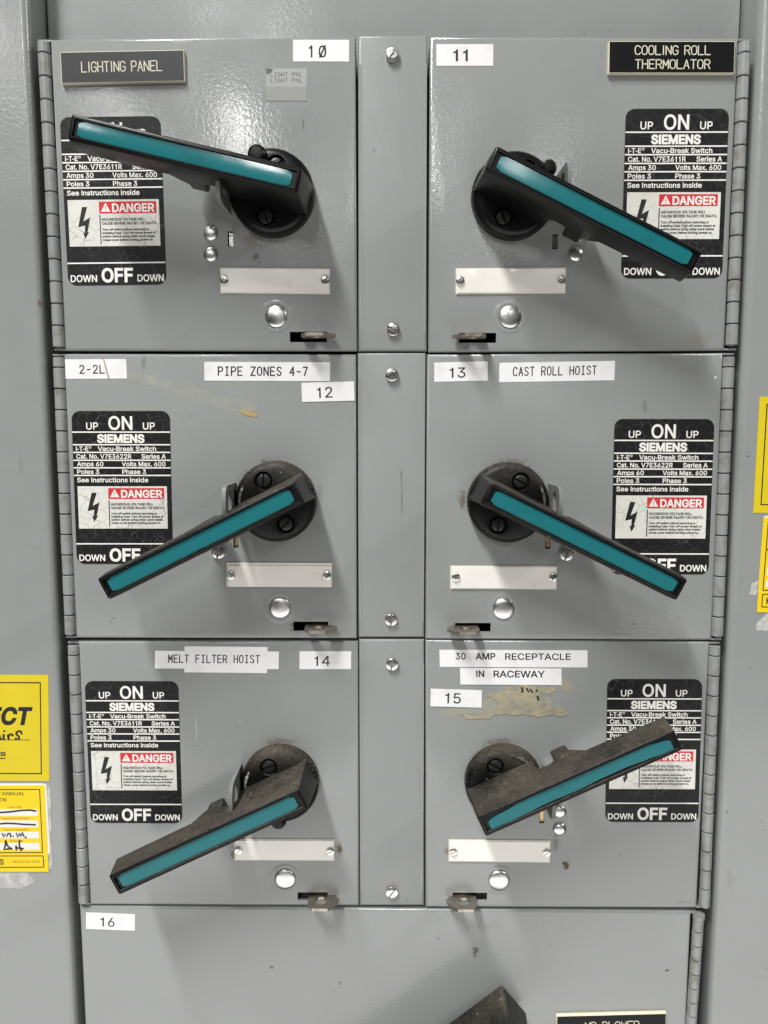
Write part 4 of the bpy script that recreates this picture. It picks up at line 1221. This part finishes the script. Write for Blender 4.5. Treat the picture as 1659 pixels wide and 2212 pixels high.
sticker('number_tape', [(647, 1407), (759, 1406.4), (758, 1445.6), (647, 1445)], 'tape', 'white tape numbered 14', 'label tape', [('14', 'g', 679, 713, 1417, 1438, 2)], group=GN)
sticker('number_tape', [(930.4, 1487), (1041, 1490.5), (1040, 1528.3), (929.3, 1525.3)], 'tape', 'white tape numbered 15 beside torn tan paper', 'label tape', [('15', 'g', 961.6, 995.4, 1497, 1519, 2)], .25, group=GN)
sticker('number_tape', [(186, 1970.8), (291.8, 1974.6), (291.4, 2010.5), (186, 2006)], 'tape', 'white tape numbered 16', 'label tape', [('16', 'g', 217, 247.6, 1982, 2001, 2)], group=GN)
o = sticker('name_tape', [(140, 776), (273, 775.7), (274, 817.4), (142.4, 818.8)], 'tape', 'white tape printed 2-2L with a brown scratch across it', 'label tape', [('2-2L', 's', 172.5, 225.5, 789, 806, .40)], group=GT)
bm = bmesh.new()
for pts, r in (([(224, 776), (228, 789), (232, 805), (236, 818)], .5), ([(227, 792), (234, 817)], .3)):
    tube(bm, [(*at(x, y), .19) for x, y in pts], r, 0, 5, .12)
obj('scratch', bm, basic('brown_scratch', (.42, .34, .28), .8), o)
sticker('name_tape', [(441.4, 781.6), (713, 782.6), (712.8, 823.3), (441.4, 822.3)], 'tape', 'white tape printed PIPE ZONES 4-7', 'label tape', [('PiPE ZONES 4-7', 's', 472, 663.7, 793, 811, .42)], group=GT)
sticker('name_tape', [(1079, 783.8), (1328.5, 779.2), (1327, 821.6), (1078, 825.6)], 'tape', 'white tape printed CAST ROLL HOIST', 'label tape', [('CAST ROLL HOiST', 's', 1109, 1287.7, 792, 810, .36)], group=GT)
sticker('blank_tape', [(399, 1396), (578, 1397.4), (577, 1454), (398, 1452)], 'tape', 'blank white tape half hidden behind the MELT FILTER HOIST tape', 'label tape', group=GT)
sticker('name_tape', [(335, 1405), (603, 1407.4), (602, 1445), (335, 1444)], 'tape', 'white tape printed MELT FILTER HOIST over another tape', 'label tape', [('MELT FiLTER HOiST', 's', 364.6, 560.5, 1415, 1431, .36)], .2, group=GT)
sticker('name_tape', [(949, 1403.3), (1269, 1404.8), (1269, 1441.6), (950, 1440.6)], 'tape', 'white tape printed 30 AMP RECEPTACLE in wide capitals', 'label tape', [('30', 'g', 984, 1006, 1411, 1424.5, 8), ('AMP', 'g', 1027, 1070, 1411, 1424.5, 10), ('RECEPTACLE', 'g', 1091, 1232.8, 1411.4, 1424.8, 6)], .03, group=GT)
sticker('name_tape', [(993.4, 1442.4), (1212.6, 1444), (1213, 1479.4), (994.4, 1478.4)], 'tape', 'white tape printed IN RACEWAY in wide capitals', 'label tape', [('IN', 'g', 1028.6, 1046, 1448.8, 1462, 10), ('RACEWAY', 'g', 1066, 1177, 1448.8, 1462.5, 8)], .2, group=GT)
o = sticker('small_label', [(575, 148), (663, 148), (663, 218), (574, 218)], 'tape_clear', 'small yellowed clear label printed LIGHT PNL twice, beneath the number 10 tape', 'label', [('LiGHT PNL', 's', 585, 652, 157, 165, .16), ('LiGHT PNL', 's', 585, 652, 169.5, 177.5, .16)], ink='ink_faded')
fr = Frame([(575, 148), (663, 148), (663, 218), (574, 218)])
bm = bmesh.new()
prism(bm, fr.rect(0.0, .0, 1, .57), .1, .19)
prism(bm, [fr.p(0, .0), fr.p(.17, .02), fr.p(.13, .12), fr.p(.02, .2)], .1, .22, 1)
obj('print_strip', bm, [M['tape_grey'], M['ink_faded']], o)


def nameplate(quad, label, lines, mat, th=2.6, hgt=None):
    fr = Frame(quad)
    o_ = thing('nameplate', fr.c, label, 'nameplate', 'engraved black nameplates')
    # cream core with chamfered edges, black face on top
    b = 1.5
    bm = bmesh.new()
    u, v = b / fr.w, b / fr.h
    lo = fr.rect(-u * .22, -v * .22, 1 + u * .22, 1 + v * .22); hi = fr.rect(0, 0, 1, 1)
    L = [[bm.verts.new(V(p, h)) for p in r] for r, h in ((lo, 0), (lo, th - .5), (hi, th))]
    for A, B in zip(L, L[1:]):
        for k in range(4): face(bm, [A[k], A[(k + 1) % 4], B[(k + 1) % 4], B[k]])
    face(bm, L[-1])
    obj('core', bm, M['core'], o_)
    bm = bmesh.new()
    prism(bm, fr.rect(u * .16, v * .16, 1 - u * .16, 1 - v * .16), th - .2, th + .08)
    obj('face_sheet', bm, M[mat], o_)
    bm = bmesh.new()
    for s_, x0, x1, y0, y1 in lines:
        u0, v0 = fr.uv(x0, y0); u1, v1 = fr.uv(x1, y1)
        strokes(bm, s_, fr, u0, u1, v0, v1, th + .06, .36, pitch=5.3, tight=True)
    obj('lettering', bm, M['core'], o_, smooth=0)


nameplate([(134.5, 118), (398.5, 112), (401.5, 179.5), (137, 183.5)], 'black engraved nameplate reading LIGHTING PANEL', [('LIGHTING PANEL', 180, 352, 137, 158.5)], 'plate_worn')
nameplate([(1313.5, 94), (1583.5, 94), (1581.5, 162), (1312.5, 161.5)], 'black engraved nameplate reading COOLING ROLL THERMOLATOR', [('COOLING ROLL', 1369, 1530, 103.5, 122.5), ('THERMOLATOR', 1370, 1530, 133.5, 152.5)], 'plate')
nameplate([(1201.5, 2189.5), (1436, 2183.5), (1434, 2256), (1200, 2262)], 'black engraved nameplate reading MD BLOWER', [('MD BLOWER', 1262, 1377, 2201, 2219)], 'plate')


# ------------------------------------------------------------------ torn paper, glue and tape remains on the doors
def ragged(pts, step=1.6, amp=.55, seed=0):
    r = random.Random(seed)
    out = []
    n = len(pts)
    for i in range(n):
        a, b = Vector(pts[i]), Vector(pts[(i + 1) % n])
        k = max(1, int((b - a).length / step))
        for j in range(k):
            p = a + (b - a) * j / k
            out.append(p + Vector((r.uniform(-amp, amp), r.uniform(-amp, amp))))
    return out


def scrap(name, pts, mat, label, cat, th=.12, h0=.02, seed=0, parent=None, amp=.5):
    pp = ragged([at(x, y) for x, y in pts], 1.5, amp, seed)
    bm = bmesh.new()
    a = [bm.verts.new(V(p, h0)) for p in pp]
    b = [bm.verts.new(V(p, h0 + th)) for p in pp]
    for i in range(len(pp)):
        j = (i + 1) % len(pp); face(bm, [a[i], a[j], b[j], b[i]])
    for t_ in tri([pp]): face(bm, [b[i] for i in t_])
    if parent: return obj(name, bm, M[mat], parent, smooth=0)
    c = sum(pp, Vector((0, 0))) / len(pp)
    return tag(obj(name, bm, M[mat], None, V(c, h0), smooth=0), label, cat)


T = lambda x, y: (905.2 + x * .2315, 1371.5 + y * .2315)
o = scrap('torn_paper', [T(*p) for p in [(620, 570), (680, 540), (800, 520), (810, 475), (1000, 472), (1280, 490), (1268, 535), (1150, 556), (1140, 582), (1225, 605), (1240, 660), (1300, 665), (1350, 700), (1400, 745), (1310, 768), (1260, 745), (1200, 752), (1100, 765), (1000, 742), (900, 752), (800, 738), (690, 752), (660, 784), (440, 784), (390, 735), (480, 742), (640, 735), (720, 690), (740, 620)]], 'tan', 'torn tan paper scrap left under the IN RACEWAY tape', 'paper scrap', .3, seed=5)
scrap('glue_stain', [T(*p) for p in [(600, 590), (730, 600), (735, 690), (640, 730), (480, 738), (380, 732), (300, 765), (212, 768), (205, 700), (590, 680)]], 'glue_brown', None, None, .05, .02, 6, o)
scrap('glue_stain', [T(*p) for p in [(1300, 400), (1400, 410), (1440, 500), (1330, 545), (1285, 530), (1282, 490), (1335, 468)]], 'glue_brown', None, None, .05, .02, 7, o)
bm = bmesh.new()
for pts in ([(958, 492), (968, 512), (960, 532)], [(1008, 500), (1018, 530), (1040, 505), (1055, 532)], [(1094, 518), (1100, 520)], [(1106, 572), (1113, 604)]):
    tube(bm, [(*at(*T(*p)), .33) for p in pts], .8, 0, 5, .12)
obj('ink_marks', bm, M['marker'], o)
o = scrap('glue_streak', [(274, 803), (310, 806), (360, 818), (400, 830), (470, 853), (556, 872), (556, 886), (520, 889), (480, 884), (420, 868), (372, 848), (330, 835), (280, 826)], 'glue', 'yellowed glue streak left by tape, running down beneath the 2-2L tape', 'tape residue', .05, .01, 8, None, .9)
scrap('tape_scrap', [(517, 889), (527, 886), (556, 893), (554, 902), (534, 898)], 'amber', None, None, .2, .03, 9, o, .2)


# ------------------------------------------------------------------ yellow inspection stickers on the column covers
def poly(bm, fr, uv, h0, h1, mi): prism(bm, [fr.p(*p) for p in uv], h0, h1, mi)


def outline(bm, fr, u0, v0, u1, v1, wu, wv, h0, h1, mi):
    for r in ((u0, v0, u1, v0 + wv), (u0, v1 - wv, u1, v1), (u0, v0 + wv, u0 + wu, v1 - wv), (u1 - wu, v0 + wv, u1, v1 - wv)):
        prism(bm, fr.rect(*r), h0, h1, mi)


def pen(bm, curves, f, h, r, mi=0):
    for pts in curves: tube(bm, [(*at(*f(x, y)), h) for x, y in pts], r, mi, 6, .12)


GY = 'yellow inspection stickers on the column covers'
# upper left sticker: the letters at its cut-off end read ECT
Q = [(-120, 1457), (102.6, 1458), (109, 1686.7), (-118, 1686)]
fr = Frame(Q)
bm = bmesh.new()
prism(bm, fr.rect(), .02, .25)
y1 = tag(obj('inspection_sticker', bm, M['yellow'], None, V(fr.c, 0)), 'large faded yellow sticker ending in ECT with handwriting under it', 'sticker', GY)
bm = bmesh.new()
U = lambda x, y: fr.uv(x + .0, y)
a = fr.uv(90, 1472.8); b = fr.uv(90.5, 1671.4)
outline(bm, fr, .06, a[1], .928, b[1], .0105, .0105, .2, .3, 0)
u0, v0 = fr.uv(-27, 1528.5); u1, v1 = fr.uv(71.5, 1562.5)
write(bm, 'ECT', fr, u0, u1, v0, v1, .3, 0, bold=19, slant=.2, track=6)
u0, v0 = fr.uv(-34, 1623.5); u1, v1 = fr.uv(12, 1631.5)
write(bm, 'ES', fr, fr.uv(-11, 0)[0], u1, v0, v1, .3, 0, bold=16)
prism(bm, fr.rect(fr.uv(-60, 0)[0], fr.uv(0, 1635.8)[1], fr.uv(11, 0)[0], fr.uv(0, 1638.2)[1]), .2, .3, 0)
prism(bm, fr.rect(fr.uv(-70, 0)[0], fr.uv(0, 1596.4)[1], fr.uv(65, 0)[0], fr.uv(0, 1597.8)[1]), .2, .3, 0)
obj('printing', bm, M['ink_black'], y1, smooth=0)
bm = bmesh.new()
Fh = lambda x, y: (x * .1091, 1448.3 + y * .1091)
pen(bm, [[(88, 1195), (89, 1200)], [(78, 1270), (72, 1320), (82, 1362)], [(-60, 1300), (-70, 1350), (-20, 1350), (0, 1260), (10, 1350), (35, 1358)], [(160, 1280), (168, 1320), (178, 1362)], [(168, 1310), (200, 1262), (232, 1262), (262, 1285)], [(430, 1248), (420, 1205), (380, 1198), (330, 1222), (325, 1255), (372, 1300), (385, 1345), (370, 1358)], [(310, 1348), (330, 1352)]], Fh, .32, .75)
obj('handwriting', bm, M['marker'], y1)

# lower left: stack of stickers
Fl = lambda x, y: (x * .1166, 1673.2 + y * .1166)
t = thing('inspection_sticker', at(40, 1780), 'stack of bright yellow stickers filled in by hand, phone number at the foot, lower left', 'sticker', GY)
bm = bmesh.new()
prism(bm, [at(*Fl(*p)) for p in [(-900, 170), (820, 165), (935, 215), (965, 1500), (975, 1600), (960, 1750), (-900, 1700)]], .0, .3, 1)
prism(bm, [at(*Fl(*p)) for p in [(-900, 158), (820, 158), (862, 185), (935, 1450), (900, 1475), (-900, 1470)]], .3, .55, 0)
obj('backing_sheets', bm, [M['paper'], M['torn']], t)
QY = [Fl(-880, 197), Fl(830, 192), Fl(912, 1790), Fl(-880, 1790)]
fr = Frame(QY)
bm = bmesh.new()
prism(bm, [at(*p) for p in QY], .5, .7)
yf = obj('yellow_sheet', bm, M['yellow2'], t)
bm = bmesh.new()


def band(p0, p1, w, hh, mi=0):
    """Printed rule between two photo points."""
    a_, b_ = at(*p0), at(*p1)
    d = (b_ - a_).normalized(); n_ = Vector((-d.y, d.x)) * w / 2
    prism(bm, [a_ + n_, b_ + n_, b_ - n_, a_ - n_], hh - .12, hh, mi)


for pts in ([(-800, 272), (742, 266), (798, 1434), (-800, 1438)], [(-800, 1500), (806, 1496), (822, 1704), (-800, 1712)]):
    for k in range(3): band(Fl(*pts[k]), Fl(*pts[k + 1]), .62, .74 + .01 * k)


def wr(s_, x0, x1, y0_, y1_, mi, bold, hh=.76):
    p0 = at(*Fl(x0, y1_)); p1 = at(*Fl(x1, y1_)); p2 = at(*Fl(x0, y0_))
    f2 = Frame.__new__(Frame); f2.o = p2; f2.ex = p1 - p0; f2.ey = p0 - p2
    write(bm, s_, f2, 0, 1, 0, 1, hh, mi, bold)


wr('ANNUAL', 45, 468, 312, 375, 0, 3)
wr('Y', -25, 25, 312, 375, 0, 3)
wr('ON', 0, 122, 425, 487, 0, 3)
wr('Load Test', 155, 412, 568, 610, 1, 3)
wr('Inspection Number', 40, 552, 782, 818, 1, 3)
wr('Type of Inspection', 68, 550, 988, 1025, 1, 3)
wr('Inspector', 197, 440, 1198, 1235, 1, 3)
wr('S', 5, 78, 1560, 1655, 0, 12)
wr('1-800-245-1823', 213, 748, 1580, 1622, 1, 5)
for x1, ya, yb in ((705, 632, 755), (715, 842, 966), (725, 1048, 1172), (738, 1257, 1384)):
    prism(bm, [at(*Fl(*p)) for p in [(-780, ya), (x1 - 12, ya), (x1, ya + 12), (x1 + 4, yb - 12), (x1 - 8, yb), (-780, yb)]], .6, .735, 2)
obj('printing', bm, [M['ink_black'], M['ink_brown'], M['paper']], yf, smooth=0)
bm = bmesh.new()
pen(bm, [[(-400, 715), (0, 695), (200, 680), (400, 655), (570, 648), (640, 660), (675, 665)], [(-400, 930), (0, 905), (120, 892), (250, 895), (450, 912), (665, 920)],
         [(55, 1085), (72, 1150), (110, 1085), (130, 1140), (165, 1080), (200, 1082), (208, 1140)], [(248, 1130), (252, 1132)], [(318, 1080), (330, 1150), (380, 1080), (385, 1135), (435, 1060), (440, 1120), (455, 1130)], [(478, 1152), (492, 1158)],
         [(118, 1215), (105, 1320), (85, 1380), (130, 1370), (232, 1362)], [(118, 1220), (150, 1310), (225, 1365)], [(308, 1310), (312, 1385)], [(300, 1345), (350, 1350), (440, 1362)], [(375, 1210), (365, 1280), (385, 1350), (405, 1395)]], Fl, .78, .62)
obj('handwriting', bm, M['marker'], yf)
scrap('torn_paper', [Fl(*p) for p in [(-900, 1790), (540, 1800), (530, 1850), (600, 1900), (640, 1960), (560, 2040), (440, 2085), (400, 2108), (-900, 2100)]], 'torn', 'pale torn paper patch below the yellow sticker with handwritten initials', 'paper scrap', .1, .02, 11)

# right column cover, cut by the edge of the photo
F3 = lambda x, y: (1591 + x * .1264, 844.8 + y * .1264)
QR = [F3(395, 95), F3(2000, 95), F3(2000, 2085), F3(283, 2080)]
bm = bmesh.new()
prism(bm, [at(*p) for p in QR], .02, .25)
o = tag(obj('inspection_sticker', bm, M['yellow'], None, V(at(1641, 980), 0)), 'large faded yellow sticker with black border beside the CAST ROLL HOIST door hinges', 'sticker', GY)
bm = bmesh.new()
for p0, p1 in (((1880, 225), (512, 225)), ((518, 222), (415, 1945)), ((410, 1940), (1880, 1940))): band(F3(*p0), F3(*p1), .72, .3)
obj('printing', bm, M['ink_black'], o, smooth=0)
F4 = lambda x, y: (1591 + x * .1239, 1108.2 + y * .1239)
t = thing('inspection_sticker', at(1645, 1220), 'bright yellow sticker with a letter K in its bottom box, lower right', 'sticker', GY)
bm = bmesh.new()
prism(bm, [at(*F4(*p)) for p in [(2200, 50), (510, 48), (470, 72), (372, 1370), (2200, 1370)]], .0, .28)
obj('backing_sheets', bm, M['paper'], t)
bm = bmesh.new()
prism(bm, [at(*F4(*p)) for p in [(2200, 72), (466, 75), (372, 1390), (350, 1728), (2200, 1730)]], .24, .45)
yf = obj('yellow_sheet', bm, M['yellow2'], t)
bm = bmesh.new()
for pts in ([(2100, 150), (548, 150), (455, 1345), (2100, 1345)], [(2100, 1415), (448, 1415), (434, 1635), (2100, 1635)]):
    for k in range(3): band(F4(*pts[k]), F4(*pts[k + 1]), .62, .5 + .01 * k)
f2 = Frame.__new__(Frame)
p0, p1, p2 = at(*F4(510, 1578)), at(*F4(595, 1578)), at(*F4(515, 1475))
f2.o = p2; f2.ex = p1 - p0; f2.ey = p0 - p2
write(bm, 'K', f2, 0, 1, 0, 1, .52, 0, 12)
for ya, yb, xa in ((950, 1080, 530), (1165, 1290, 512)):
    prism(bm, [at(*F4(*p)) for p in [(2050, ya), (xa, ya), (xa - 8, yb), (2050, yb)]], .35, .49, 1)
obj('printing', bm, [M['ink_black'], M['paper']], yf, smooth=0)
bm = bmesh.new()
pen(bm, [[(545, 640), (560, 635), (700, 620)]], F4, .54, .9)
obj('handwriting', bm, M['marker'], yf)
scrap('torn_paper', [F4(*p) for p in [(362, 1180), (280, 1220), (245, 1300), (235, 1430), (330, 1440), (352, 1400)]], 'torn', 'small pale torn paper flake at the left edge of the sticker with a K', 'paper scrap', .1, .02, 12)
scrap('torn_paper', [F4(*p) for p in [(1800, 1740), (520, 1742), (440, 1840), (340, 1960), (352, 2010), (338, 2048), (1800, 2050)]], 'torn', 'pale torn paper patch below the sticker with a K', 'paper scrap', .1, .02, 13)
bpy.context.view_layer.update()
